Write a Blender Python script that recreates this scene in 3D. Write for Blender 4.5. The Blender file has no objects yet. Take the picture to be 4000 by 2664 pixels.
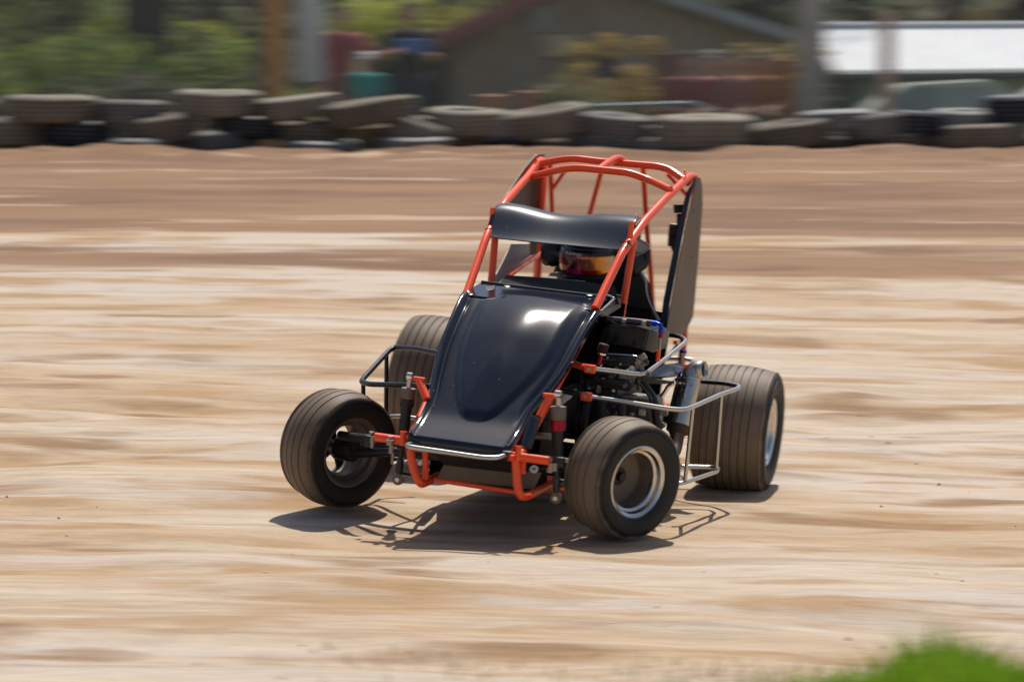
import bpy, bmesh, math, random
import numpy as np
from mathutils import Vector, Matrix, Euler, noise
R = math.radians
random.seed(7)
sc = bpy.context.scene
col = sc.collection

# ------------------------------------------------------------------ camera, sky, sun, exposure
F, H, Y0 = 12000.0, 1.794, 200.0              # focal length in photo pixels, eye height, horizon row
PITCH = math.atan((1332 - Y0) / F)
cam = bpy.data.cameras.new('camera')
cam.sensor_width = 36.0
cam.lens = F / 4000 * 36
cam.clip_start = 0.1
cam.clip_end = 2000
cam.dof.use_dof = True
cam.dof.focus_distance = 11.9
cam.dof.aperture_fstop = 5.4
cam.dof.aperture_ratio = 0.12
camo = bpy.data.objects.new('camera', cam)
col.objects.link(camo)
camo.location = (0, 0, H)
camo.rotation_euler = (math.pi / 2 - PITCH, 0, 0)
sc.camera = camo

SUN_EL, SUN_AZ = R(61), R(13)                  # azimuth: from +Y towards +X (behind the car, to the right)
world = bpy.data.worlds.new('World')
sc.world = world
world.use_nodes = True
wn = world.node_tree
bg = wn.nodes['Background']
sky = wn.nodes.new('ShaderNodeTexSky')
sky.sky_type = 'NISHITA'
sky.sun_disc = False
sky.sun_elevation = SUN_EL
sky.sun_rotation = SUN_AZ
sky.air_density = 1.0
sky.dust_density = 2.0
wn.links.new(sky.outputs[0], bg.inputs[0])
bg.inputs[1].default_value = 0.10
sun = bpy.data.lights.new('sun', 'SUN')
sun.energy = 4.5
sun.angle = R(0.6)
sun.color = (1.0, 0.95, 0.87)
suno = bpy.data.objects.new('sun', sun)
col.objects.link(suno)
sd = Vector((math.sin(SUN_AZ) * math.cos(SUN_EL), math.cos(SUN_AZ) * math.cos(SUN_EL), math.sin(SUN_EL)))
suno.rotation_euler = sd.to_track_quat('Z', 'Y').to_euler()
suno.location = (0, 0, 30)
sc.view_settings.view_transform = 'Standard'
sc.view_settings.look = 'None'
sc.view_settings.gamma = 1
sc.view_settings.exposure = 0.0

# ------------------------------------------------------------------ helpers
def mat(name, color, rough=0.6, metal=0.0, coat=0.0, spec=0.5, var=None, vscale=8.0, bump=0.0, bscale=40.0,
        dust=0.0, stretch=(1, 1, 1), transmission=0, chips=False):
    m = bpy.data.materials.new(name)
    m.use_nodes = True
    t = m.node_tree
    b = t.nodes['Principled BSDF']
    b.inputs['Base Color'].default_value = (*color, 1)
    b.inputs['Roughness'].default_value = rough
    b.inputs['Metallic'].default_value = metal
    b.inputs['Coat Weight'].default_value = coat
    b.inputs['Coat Roughness'].default_value = 0.08
    b.inputs['Specular IOR Level'].default_value = spec
    b.inputs['Transmission Weight'].default_value = transmission
    tc = t.nodes.new('ShaderNodeTexCoord')
    mp = t.nodes.new('ShaderNodeMapping')
    mp.inputs['Scale'].default_value = stretch
    t.links.new(tc.outputs['Object'], mp.inputs[0])
    cur = None
    if var is not None:
        n = t.nodes.new('ShaderNodeTexNoise')
        n.inputs['Scale'].default_value = vscale
        n.inputs['Detail'].default_value = 6
        t.links.new(mp.outputs[0], n.inputs['Vector'])
        r = t.nodes.new('ShaderNodeValToRGB')
        r.color_ramp.elements[0].position = 0.35
        r.color_ramp.elements[1].position = 0.68
        r.color_ramp.elements[0].color = (*color, 1)
        r.color_ramp.elements[1].color = (*var, 1)
        t.links.new(n.outputs['Fac'], r.inputs[0])
        cur = r.outputs[0]
    if dust > 0:
        n = t.nodes.new('ShaderNodeTexNoise')
        n.inputs['Scale'].default_value = 9
        n.inputs['Detail'].default_value = 8
        n.inputs['Roughness'].default_value = 0.7
        t.links.new(tc.outputs['Object'], n.inputs['Vector'])
        mr = t.nodes.new('ShaderNodeMapRange')
        mr.inputs[1].default_value = 0.4
        mr.inputs[2].default_value = 0.8
        mr.inputs[4].default_value = dust
        t.links.new(n.outputs['Fac'], mr.inputs[0])
        mx = t.nodes.new('ShaderNodeMix')
        mx.data_type = 'RGBA'
        t.links.new(mr.outputs[0], mx.inputs[0])
        if cur: t.links.new(cur, mx.inputs[6])
        else: mx.inputs[6].default_value = (*color, 1)
        mx.inputs[7].default_value = (0.30, 0.20, 0.125, 1)
        cur = mx.outputs[2]
        ad = t.nodes.new('ShaderNodeMath')
        ad.operation = 'MULTIPLY_ADD'
        t.links.new(mr.outputs[0], ad.inputs[0])
        ad.inputs[1].default_value = 0.5
        ad.inputs[2].default_value = rough
        t.links.new(ad.outputs[0], b.inputs['Roughness'])
    if chips:                                       # small stone chips and dried mud flecks
        n = t.nodes.new('ShaderNodeTexVoronoi')
        n.inputs['Scale'].default_value = 60
        n.inputs['Randomness'].default_value = 1
        t.links.new(tc.outputs['Object'], n.inputs['Vector'])
        rnd_ = t.nodes.new('ShaderNodeSeparateColor')
        t.links.new(n.outputs['Color'], rnd_.inputs[0])
        a1 = t.nodes.new('ShaderNodeMath')
        a1.operation = 'LESS_THAN'
        t.links.new(n.outputs['Distance'], a1.inputs[0])
        a1.inputs[1].default_value = 0.10
        a2 = t.nodes.new('ShaderNodeMath')
        a2.operation = 'GREATER_THAN'
        t.links.new(rnd_.outputs[0], a2.inputs[0])
        a2.inputs[1].default_value = 0.955
        a3 = t.nodes.new('ShaderNodeMath')
        a3.operation = 'MULTIPLY'
        t.links.new(a1.outputs[0], a3.inputs[0])
        t.links.new(a2.outputs[0], a3.inputs[1])
        mx = t.nodes.new('ShaderNodeMix')
        mx.data_type = 'RGBA'
        t.links.new(a3.outputs[0], mx.inputs[0])
        if cur: t.links.new(cur, mx.inputs[6])
        else: mx.inputs[6].default_value = (*color, 1)
        mx.inputs[7].default_value = (0.38, 0.33, 0.28, 1)
        cur = mx.outputs[2]
    if cur: t.links.new(cur, b.inputs['Base Color'])
    if bump > 0:
        n = t.nodes.new('ShaderNodeTexNoise')
        n.inputs['Scale'].default_value = bscale
        n.inputs['Detail'].default_value = 5
        t.links.new(mp.outputs[0], n.inputs['Vector'])
        bm_ = t.nodes.new('ShaderNodeBump')
        bm_.inputs['Strength'].default_value = bump
        bm_.inputs['Distance'].default_value = 0.01
        t.links.new(n.outputs['Fac'], bm_.inputs['Height'])
        t.links.new(bm_.outputs[0], b.inputs['Normal'])
    return m

M = dict(
    red=mat('red_enamel', (0.92, 0.082, 0.014), 0.30, coat=0.12, dust=0.03),
    black=mat('gloss_black', (0.008, 0.013, 0.024), 0.125, coat=0.0, spec=0.36, dust=0.035, bump=0.012, bscale=2.5, chips=True),
    sheet=mat('black_sheet', (0.024, 0.033, 0.048), 0.28, dust=0.03, spec=0.38, chips=True),
    satin=mat('satin_black', (0.006, 0.009, 0.015), 0.25, spec=0.18),
    void=mat('shade_black_lining', (0.005, 0.005, 0.005), 1.0, spec=0.0),  # interior shade put into a black that reflects nothing
    matt=mat('matt_black', (0.008, 0.008, 0.009), 0.5, dust=0.02),
    rubber=mat('rubber_hose', (0.012, 0.012, 0.012), 0.6),
    steel=mat('bare_steel', (0.52, 0.50, 0.47), 0.30, metal=1.0, dust=0.10),
    chrome=mat('polished_aluminium', (0.74, 0.73, 0.72), 0.10, metal=1.0),
    rimp=mat('polished_rim', (0.62, 0.59, 0.56), 0.20, metal=1.0, dust=0.22),
    dull=mat('dull_aluminium', (0.33, 0.31, 0.28), 0.45, metal=0.9, dust=0.25),
    cast=mat('engine_casting', (0.035, 0.035, 0.035), 0.38, metal=0.4, bump=0.3, bscale=60, dust=0.08),
    castl=mat('light_casting', (0.24, 0.22, 0.19), 0.42, metal=0.7, bump=0.3, bscale=60, dust=0.2),
    dark_tube=mat('dark_steel_tube', (0.035, 0.037, 0.042), 0.35, metal=0.6),
    brown=mat('brown_panel', (0.075, 0.058, 0.043), 0.5, var=(0.11, 0.082, 0.058), vscale=4, dust=0.25),
    rust=mat('heat_browned_steel', (0.06, 0.035, 0.022), 0.55, metal=0.5, dust=0.2),
    magenta=mat('red_anodised', (0.30, 0.01, 0.03), 0.3, metal=0.7),
    blue=mat('blue_anodised', (0.01, 0.05, 0.55), 0.25, metal=0.7),
    grey=mat('grey_plate', (0.42, 0.45, 0.46), 0.5, metal=0.1, dust=0.1),
    purple=mat('dark_anodised', (0.07, 0.05, 0.075), 0.3, metal=0.6),
    suit=mat('driver_suit', (0.012, 0.012, 0.013), 0.8, bump=0.3, bscale=30),
    white=mat('white_lettering', (0.75, 0.75, 0.75), 0.5),
    rim_dark=mat('dusty_grey_rim', (0.14, 0.115, 0.10), 0.45, metal=0.5, dust=0.35),
    skin=mat('skin', (0.50, 0.27, 0.19), 0.6),
)
def rubber_tyre_mat(name, R0, side, tread):
    """Rubber that is dusty on the tread and black on the sidewall."""
    m = bpy.data.materials.new(name)
    m.use_nodes = True
    t = m.node_tree
    b = t.nodes['Principled BSDF']
    tc = t.nodes.new('ShaderNodeTexCoord')
    sp = t.nodes.new('ShaderNodeSeparateXYZ')
    t.links.new(tc.outputs['Object'], sp.inputs[0])
    def mth(op, a, bb=None):
        n = t.nodes.new('ShaderNodeMath')
        n.operation = op
        for i, v in enumerate((a, bb)):
            if v is None: continue
            if isinstance(v, (int, float)): n.inputs[i].default_value = v
            else: t.links.new(v, n.inputs[i])
        return n.outputs[0]
    rr = mth('SQRT', mth('ADD', mth('POWER', sp.outputs[0], 2), mth('POWER', sp.outputs[2], 2)))
    n = t.nodes.new('ShaderNodeTexNoise')
    n.inputs['Scale'].default_value = 14
    n.inputs['Detail'].default_value = 7
    t.links.new(tc.outputs['Object'], n.inputs['Vector'])
    off = mth('MULTIPLY', mth('SUBTRACT', n.outputs['Fac'], 0.5), 0.028)
    mr = t.nodes.new('ShaderNodeMapRange')
    mr.interpolation_type = 'SMOOTHSTEP'
    mr.inputs[1].default_value = R0 * 0.885
    mr.inputs[2].default_value = R0 * 0.960
    t.links.new(mth('ADD', rr, off), mr.inputs[0])
    mx = t.nodes.new('ShaderNodeMix')
    mx.data_type = 'RGBA'
    mx.inputs[6].default_value = (*side, 1)
    mx.inputs[7].default_value = (*tread, 1)
    t.links.new(mr.outputs[0], mx.inputs[0])
    n2 = t.nodes.new('ShaderNodeTexNoise')
    n2.inputs['Scale'].default_value = 5
    n2.inputs['Detail'].default_value = 4
    t.links.new(tc.outputs['Object'], n2.inputs['Vector'])
    mx2 = t.nodes.new('ShaderNodeMix')
    mx2.data_type = 'RGBA'
    mx2.blend_type = 'MULTIPLY'
    r2 = t.nodes.new('ShaderNodeMapRange')
    r2.inputs[1].default_value = 0.3
    r2.inputs[2].default_value = 0.7
    r2.inputs[3].default_value = 0.7
    r2.inputs[4].default_value = 1.15
    t.links.new(n2.outputs['Fac'], r2.inputs[0])
    mx2.inputs[0].default_value = 1
    t.links.new(mx.outputs[2], mx2.inputs[6])
    t.links.new(r2.outputs[0], mx2.inputs[7])
    t.links.new(mx2.outputs[2], b.inputs['Base Color'])
    b.inputs['Roughness'].default_value = 0.62
    b.inputs['Specular IOR Level'].default_value = 0.35
    return m

def link(name, me, m=None, parent=None, smooth=True, label=None, autos=None):
    o = bpy.data.objects.new(name, me)
    col.objects.link(o)
    if m is not None and not me.materials: me.materials.append(M[m] if isinstance(m, str) else m)
    if parent: o.parent = parent
    if label: o['label'] = label
    if smooth:
        me.polygons.foreach_set('use_smooth', [True] * len(me.polygons))
        if autos is not None:
            try: me.set_sharp_from_angle(angle=R(autos))
            except Exception: pass
    return o
def tag(o, label=None, cat=None, group=None, kind=None):
    if label: o['label'] = label
    if cat: o['category'] = cat
    if group: o['group'] = group
    if kind: o['kind'] = kind
    return o
def empty(name, loc=(0, 0, 0), rz=0.0):
    o = bpy.data.objects.new(name, None)
    o.empty_display_size = 0.2
    o.location = loc
    o.rotation_euler = (0, 0, rz)
    col.objects.link(o)
    return o
def pydata(name, v, f):
    me = bpy.data.meshes.new(name)
    me.from_pydata([tuple(x) for x in v], [], f)
    me.validate()
    return me
def clean(bm, name):
    bmesh.ops.recalc_face_normals(bm, faces=bm.faces)
    me = bpy.data.meshes.new(name)
    bm.to_mesh(me)
    bm.free()
    return me

def fillet(pts, rad=0.04, n=5):
    pts = [Vector(p) for p in pts]
    out = [pts[0]]
    for i in range(1, len(pts) - 1):
        a, b, c = pts[i - 1], pts[i], pts[i + 1]
        d1, d2 = (a - b), (c - b)
        r = min(rad, d1.length * 0.48, d2.length * 0.48)
        p1, p2 = b + d1.normalized() * r, b + d2.normalized() * r
        for k in range(n + 1):
            t = k / n
            out.append(p1 * (1 - t) ** 2 + b * 2 * t * (1 - t) + p2 * t * t)
    out.append(pts[-1])
    return out
def tube_geo(bm, pts, r, seg=12, rad=0.04, cap=True):
    """Sweeps a round bar along a bent path with filleted corners; r may be a number or (start, end)."""
    P_ = fillet(pts, rad) if len(pts) > 2 else [Vector(p) for p in pts]
    n = len(P_)
    rs = [r] * n if isinstance(r, (int, float)) else [r[0] + (r[1] - r[0]) * i / (n - 1) for i in range(n)]
    t0 = (P_[1] - P_[0]).normalized()
    up = Vector((0, 0, 1)) if abs(t0.z) < 0.9 else Vector((1, 0, 0))
    nrm = t0.cross(up).normalized()
    rings = []
    for i in range(n):
        t = ((P_[min(i + 1, n - 1)] - P_[max(i - 1, 0)])).normalized()
        nrm = (nrm - t * nrm.dot(t)).normalized()
        b = t.cross(nrm)
        rings.append([bm.verts.new(P_[i] + (nrm * math.cos(a) + b * math.sin(a)) * rs[i])
                      for a in [2 * math.pi * k / seg for k in range(seg)]])
    for i in range(n - 1):
        for k in range(seg):
            bm.faces.new((rings[i][k], rings[i][(k + 1) % seg], rings[i + 1][(k + 1) % seg], rings[i + 1][k]))
    if cap:
        bm.faces.new(rings[0][::-1])
        bm.faces.new(rings[-1])
def tube(name, pts, r, m, parent, seg=12, rad=0.04, label=None):
    bm = bmesh.new()
    tube_geo(bm, pts, r, seg, rad)
    return link(name, clean(bm, name), m, parent, autos=40, label=label)
def box_geo(bm, c, s, rot=None, bev=0.0):
    mtx = Matrix.Translation(c) @ (rot.to_4x4() if rot else Matrix.Identity(4)) @ Matrix.Diagonal((*s, 1))
    r = bmesh.ops.create_cube(bm, size=1.0, matrix=mtx)
    if bev > 0:
        es = list({e for v in r['verts'] for e in v.link_edges})
        bmesh.ops.bevel(bm, geom=es, offset=bev, segments=2, affect='EDGES', profile=0.6)
def box(name, c, s, m, parent, bev=0.004, rot=None, label=None):
    bm = bmesh.new()
    box_geo(bm, c, s, rot, bev)
    return link(name, clean(bm, name), m, parent, autos=35, label=label)
def plate_geo(bm, pts, th, up=None):
    """A flat sheet from a polygon outline, given a real thickness along its normal."""
    v = [Vector(p) for p in pts]
    n = Vector((0, 0, 0))
    for i in range(len(v)):
        n += (v[i] - v[0]).cross(v[(i + 1) % len(v)] - v[0])
    n.normalize()
    a = [bm.verts.new(p + n * th / 2) for p in v]
    b = [bm.verts.new(p - n * th / 2) for p in v]
    bm.faces.new(a)
    bm.faces.new(b[::-1])
    k = len(v)
    for i in range(k):
        bm.faces.new((a[i], b[i], b[(i + 1) % k], a[(i + 1) % k]))
def plate(name, pts, th, m, parent, label=None):
    bm = bmesh.new()
    plate_geo(bm, pts, th)
    return link(name, clean(bm, name), m, parent, smooth=False, label=label)
def lathe(name, prof, m, parent=None, seg=72, closed=False, axis='Y', autos=35, loc=None):
    """prof: list of (radius, y)."""
    v, f = [], []
    n = len(prof)
    for k in range(seg):
        a = 2 * math.pi * k / seg
        c, s = math.cos(a), math.sin(a)
        for r, y in prof:
            v.append((r * c, y, r * s) if axis == 'Y' else (r * c, r * s, y))
    for k in range(seg):
        k2 = (k + 1) % seg
        for i in range(n if closed else n - 1):
            j = (i + 1) % n
            f.append((k * n + i, k * n + j, k2 * n + j, k2 * n + i))
    me = pydata(name, v, f)
    bm = bmesh.new()
    bm.from_mesh(me)
    bmesh.ops.remove_doubles(bm, verts=bm.verts, dist=1e-5)
    bmesh.ops.recalc_face_normals(bm, faces=bm.faces)
    bm.to_mesh(me)
    bm.free()
    o = link(name, me, m, parent, autos=autos)
    if loc: o.location = loc
    return o
def blob(name, caps, m, parent=None, vox=0.012, smooth=4, disp=0.0):
    """One continuous body grown from tapered capsules (p1, r1, p2, r2) by voxel remeshing."""
    bm = bmesh.new()
    for p1, r1, p2, r2 in caps:
        p1, p2 = Vector(p1), Vector(p2)
        for p, r in ((p1, r1), (p2, r2)):
            bmesh.ops.create_icosphere(bm, subdivisions=2, radius=r, matrix=Matrix.Translation(p))
        if (p2 - p1).length > 1e-4:
            tube_geo(bm, [p1, p2], (r1, r2), 14)
    me = bpy.data.meshes.new(name)
    bm.to_mesh(me)
    bm.free()
    o = bpy.data.objects.new(name, me)
    col.objects.link(o)
    md = o.modifiers.new('r', 'REMESH')
    md.mode = 'VOXEL'
    md.voxel_size = vox
    ms = o.modifiers.new('s', 'SMOOTH')
    ms.iterations = smooth
    ms.factor = 0.5
    dg = bpy.context.evaluated_depsgraph_get()
    me2 = bpy.data.meshes.new_from_object(o.evaluated_get(dg))
    bpy.data.objects.remove(o)
    bpy.data.meshes.remove(me)
    me2.name = name
    me2.materials.clear()
    return link(name, me2, m, parent)

# ------------------------------------------------------------------ survey: pixel -> place (used to lay things out)
_cu, _cf = Vector((0, math.sin(PITCH), math.cos(PITCH))), Vector((0, math.cos(PITCH), -math.sin(PITCH)))
EYE = Vector((0, 0, H))
def _ray(px, py): return _cf + Vector((1, 0, 0)) * ((px - 2000) / F) - _cu * ((py - 1332) / F)
def W(px, py, y):
    d = _ray(px, py)
    return EYE + d * (y / d.y)
CO = Vector((-0.12, 11.47, 0.03))
fw = Vector((-0.29, -0.957, 0)).normalized()
lf0 = Vector((-fw.y, fw.x, 0))
ROLL = R(5.4)
lf = lf0 * math.cos(ROLL) - Vector((0, 0, 1)) * math.sin(ROLL)
cup = fw.cross(lf)
def toB(w):
    d = Vector(w) - CO
    return Vector((d.dot(fw), d.dot(lf), d.dot(cup)))
def toW(b): return CO + fw * b[0] + lf * b[1] + cup * b[2]
def P(px, py, x=None, y=None, z=None):
    n, v = (fw, x) if x is not None else (lf, y) if y is not None else (cup, z)
    d = _ray(px, py)
    t = ((CO - EYE).dot(n) + v) / d.dot(n)
    return toB(EYE + d * t)

# ------------------------------------------------------------------ terrain
def sstep(a, b, x):
    t = np.clip((x - a) / (b - a), 0, 1)
    return t * t * (3 - 2 * t)
def vnoise(x, y, seed):
    xi, yi = np.floor(x).astype(np.int64), np.floor(y).astype(np.int64)
    fx, fy = x - xi, y - yi
    fx, fy = fx * fx * (3 - 2 * fx), fy * fy * (3 - 2 * fy)
    def h(a, b):
        n = (a * 374761393 + b * 668265263 + seed * 144665) & 0x7fffffff
        n = ((n ^ (n >> 13)) * 1274126177) & 0x7fffffff
        return ((n ^ (n >> 16)) & 0xffff) / 65535.0
    return (h(xi, yi) * (1 - fx) + h(xi + 1, yi) * fx) * (1 - fy) + (h(xi, yi + 1) * (1 - fx) + h(xi + 1, yi + 1) * fx) * fy - 0.5
def base_z(x, y):
    z = 0.92 * sstep(12.5, 29.5, y) * (0.75 + 0.25 * sstep(12, 28, y))
    z = z - 0.42 * sstep(28.1, 29.6, y)
    z = z - 0.50 * sstep(36.8, 39.5, y)
    z = z + 14 * sstep(62, 170, y)
    z = z + 0.035 * 2.5 * np.tanh((0.4 - x) / 2.5) * (1 - sstep(17, 25, y))
    return z
def flow(x, y):
    """Cross-track coordinate: the driving line bends a little in the foreground."""
    return y - 0.16 * (x - 0.0) * np.exp(-np.clip(y - 7.5, 0, 99) / 1.1) - 0.03 * x * np.exp(-((y - 11) / 3.0) ** 2)
def ground_z(x, y):
    x, y = np.asarray(x, float), np.asarray(y, float)
    v = flow(x, y)
    z = base_z(x, y)
    k = sstep(-33, -30, -y) * (1 - 0.75 * np.exp(-(((x - 0.1) / 1.25) ** 2 + ((y - 12.1) / 1.3) ** 2)))
    z = z + (1 - 0.6 * sstep(15, 20, y)) * k * (0.045 * vnoise(x / 1.6, v / 0.50, 1) + 0.038 * vnoise(x / 0.55, v / 0.24, 2)
                 + 0.013 * vnoise(x / 0.30, v / 0.10, 3) + 0.003 * vnoise(x / 0.10, v / 0.05, 4))
    z = z + sstep(26.0, 27.5, y) * sstep(-30, -28, -y) * (0.09 * vnoise(x / 0.7, y / 0.35, 5) + 0.05 * vnoise(x / 0.25, y / 0.2, 6))
    return z
def gz(x, y): return float(ground_z(x, y))
xs = np.concatenate([-np.geomspace(160, 5.3, 26), np.linspace(-5.1, 5.1, 340), np.geomspace(5.3, 160, 26)])
ys = np.concatenate([-np.geomspace(60, 0.5, 10), np.linspace(0, 7.2, 22)[:-1], np.linspace(7.2, 15.5, 330), np.linspace(15.55, 31.5, 260), np.geomspace(31.7, 240, 60)])
X, Y = np.meshgrid(xs, ys)
Z = ground_z(X, Y)
nx, ny = len(xs), len(ys)
me = bpy.data.meshes.new('dirt_track_ground')
me.vertices.add(nx * ny)
me.vertices.foreach_set('co', np.stack([X, Y, Z], -1).astype(np.float32).ravel())
ii, jj = np.meshgrid(np.arange(nx - 1), np.arange(ny - 1))
a = (jj * nx + ii).ravel()
fa = np.stack([a, a + 1, a + nx + 1, a + nx], -1).astype(np.int32)
me.loops.add(fa.size)
me.loops.foreach_set('vertex_index', fa.ravel())
me.polygons.add(len(fa))
me.polygons.foreach_set('loop_start', np.arange(0, fa.size, 4, dtype=np.int32))
me.polygons.foreach_set('use_smooth', np.ones(len(fa), dtype=bool))
uv = me.uv_layers.new(name='flow')
V_ = flow(X, Y)
uv.data.foreach_set('uv', np.stack([X.ravel()[fa.ravel()], V_.ravel()[fa.ravel()]], -1).astype(np.float32).ravel())
me.update()
me.validate()

def dirt_material():
    m = bpy.data.materials.new('dirt')
    m.use_nodes = True
    t = m.node_tree
    b = t.nodes['Principled BSDF']
    b.inputs['Roughness'].default_value = 0.85
    b.inputs['Specular IOR Level'].default_value = 0.25
    uvn = t.nodes.new('ShaderNodeUVMap')
    uvn.uv_map = 'flow'
    def nz(sx, sy, scale=1.0, detail=5, rough=0.6, dist=0.0, off=0):
        mp = t.nodes.new('ShaderNodeMapping')
        mp.inputs['Scale'].default_value = (sx, sy, 1)
        mp.inputs['Location'].default_value = (off, off * 0.7, 0)
        t.links.new(uvn.outputs[0], mp.inputs[0])
        n = t.nodes.new('ShaderNodeTexNoise')
        n.noise_dimensions = '2D'
        n.inputs['Scale'].default_value = scale
        n.inputs['Detail'].default_value = detail
        n.inputs['Roughness'].default_value = rough
        n.inputs['Distortion'].default_value = dist
        t.links.new(mp.outputs[0], n.inputs['Vector'])
        return n.outputs['Fac']
    def rng(v, a, c, lo=0.0, hi=1.0):
        r = t.nodes.new('ShaderNodeMapRange')
        r.interpolation_type = 'SMOOTHSTEP'
        for i, q in ((1, a), (2, c), (3, lo), (4, hi)): r.inputs[i].default_value = q
        t.links.new(v, r.inputs[0])
        return r.outputs[0]
    def mth(op, a, c):
        n = t.nodes.new('ShaderNodeMath')
        n.operation = op
        n.use_clamp = True
        for i, v in enumerate((a, c)):
            if isinstance(v, (int, float)): n.inputs[i].default_value = v
            else: t.links.new(v, n.inputs[i])
        return n.outputs[0]
    def mix(f, a, c):
        n = t.nodes.new('ShaderNodeMix')
        n.data_type = 'RGBA'
        for i, v in ((0, f), (6, a), (7, c)):
            if isinstance(v, tuple): n.inputs[i].default_value = (*v, 1)
            elif isinstance(v, (int, float)): n.inputs[i].default_value = v
            else: t.links.new(v, n.inputs[i])
        return n.outputs[2]
    sep = t.nodes.new('ShaderNodeSeparateXYZ')
    t.links.new(uvn.outputs[0], sep.inputs[0])
    pale, tan, ochre, brown = (0.52, 0.418, 0.322), (0.465, 0.333, 0.214), (0.37, 0.225, 0.105), (0.25, 0.140, 0.064)
    c = mix(rng(nz(0.35, 1.3, 1, 4, 0.5), 0.36, 0.62), pale, tan)
    # greyer, smoother smears polished by the tyres
    c = mix(mth('MULTIPLY', rng(nz(0.22, 1.6, 1, 4, 0.5, 0, 31), 0.50, 0.66), 0.75), c, (0.51, 0.445, 0.385))
    # soft ochre and brown patches: shading of clay lumps put into the colour
    c = mix(mth('MULTIPLY', rng(nz(0.85, 2.5, 1, 3, 0.5, 0.2, 7), 0.50, 0.70), 0.85), c, ochre)
    c = mix(mth('MULTIPLY', rng(nz(0.75, 2.2, 1, 3, 0.5, 0.2, 11), 0.57, 0.72), 0.85), c, brown)
    c = mix(mth('MULTIPLY', rng(nz(1.6, 5.0, 1, 3, 0.5, 0.2, 5), 0.56, 0.74), 0.55), c, ochre)
    # low ridges drying to a paler tone, thin worn streaks
    c = mix(mth('MULTIPLY', rng(nz(0.30, 3.2, 1, 4, 0.55, 0, 17), 0.54, 0.70), 0.65), c, (0.57, 0.475, 0.36))
    c = mix(mth('MULTIPLY', rng(nz(0.35, 7.5, 1, 4, 0.55, 0, 13), 0.54, 0.72), 0.35), c, brown)
    # the far cushion: darker red-brown loose clay with a few pale crests
    wob = t.nodes.new('ShaderNodeMath')
    wob.operation = 'MULTIPLY_ADD'
    t.links.new(nz(0.10, 0.75, 1, 4, 0.55, 0, 3), wob.inputs[0])
    wob.inputs[1].default_value = 9.0
    t.links.new(sep.outputs[1], wob.inputs[2])
    far = rng(wob.outputs[0], 25.0, 26.2)
    fc = mix(rng(nz(0.25, 1.5, 1, 5, 0.6, 0, 20), 0.40, 0.64), (0.270, 0.150, 0.080), (0.185, 0.096, 0.050))
    fc = mix(mth('MULTIPLY', rng(nz(0.30, 2.6, 1, 5, 0.6, 0, 45), 0.60, 0.70), 0.75), fc, (0.50, 0.36, 0.245))
    fc = mix(mth('MULTIPLY', rng(nz(0.45, 2.2, 1, 4, 0.6, 0, 52), 0.60, 0.72), 0.7), fc, (0.14, 0.072, 0.042))
    c = mix(mth('MULTIPLY', far, 0.95), c, fc)
    fine = rng(nz(7, 30, 1, 6, 0.7), 0.3, 0.75, 0.90, 1.06)
    mm = t.nodes.new('ShaderNodeMix')
    mm.data_type = 'RGBA'
    mm.blend_type = 'MULTIPLY'
    mm.inputs[0].default_value = 1
    t.links.new(c, mm.inputs[6])
    t.links.new(fine, mm.inputs[7])
    # beyond the barrier: rough grass and leaf litter
    gr = rng(sep.outputs[1], 28.5, 29.1)
    grass = mix(rng(nz(1.2, 1.2, 1, 6), 0.4, 0.6), (0.035, 0.055, 0.015), (0.08, 0.07, 0.035))
    c2 = mix(gr, mm.outputs[2], grass)
    # straw-pale infield edge
    st = mth('MULTIPLY', rng(sep.outputs[1], 8.75, 8.35), rng(nz(2.0, 14, 1, 6, 0.7, 0, 41), 0.35, 0.6))
    c3 = mix(mth('MULTIPLY', st, 0.7), c2, (0.52, 0.44, 0.27))
    t.links.new(c3, b.inputs['Base Color'])
    bp = t.nodes.new('ShaderNodeBump')
    bp.inputs['Strength'].default_value = 0.5
    bp.inputs['Distance'].default_value = 0.02
    t.links.new(nz(5, 26, 1, 8, 0.7), bp.inputs['Height'])
    t.links.new(bp.outputs[0], b.inputs['Normal'])
    return m
g = link('dirt_track_ground', me, dirt_material())
tag(g, 'banked clay dirt track with pale dry streaks and brown painted shading of lumps', kind='structure')

# loose clods and crumbs of clay on the track
bm = bmesh.new()
rnd = random.Random(3)
for i in range(160):
    y = 8.3 + 21 * rnd.random() ** 1.3
    x = rnd.uniform(-1, 1) * (0.5 + y * 0.17)
    if abs(x - 0.1) < 0.95 and 10.8 < y < 13.4: continue
    s = rnd.choice([0.003, 0.004, 0.005, 0.006, 0.009]) * (1 if y < 20 else 1.6)
    mt = Matrix.Translation((x, y, gz(x, y) + s * 0.15)) @ Euler((rnd.random() * 6, rnd.random() * 6, rnd.random() * 6)).to_matrix().to_4x4() @ Matrix.Diagonal((s * rnd.uniform(1, 1.8), s, s * 0.6, 1))
    bmesh.ops.create_icosphere(bm, subdivisions=1, radius=1, matrix=mt)
clod = link('dirt_clods', clean(bm, 'dirt_clods'), mat('clay_clods', (0.42, 0.28, 0.17), 0.9, var=(0.56, 0.42, 0.30), vscale=3))
tag(clod, 'loose crumbs and clods of clay scattered over the dirt track', 'clods', kind='stuff')

# ------------------------------------------------------------------ the race car
car = empty('race_car')
car.matrix_world = Matrix.Translation(CO) @ Matrix((fw, lf, cup)).transposed().to_4x4()
tag(car, 'black wingless micro sprint race car with an orange-red roll cage sliding on the dirt track', 'race car')

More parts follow.
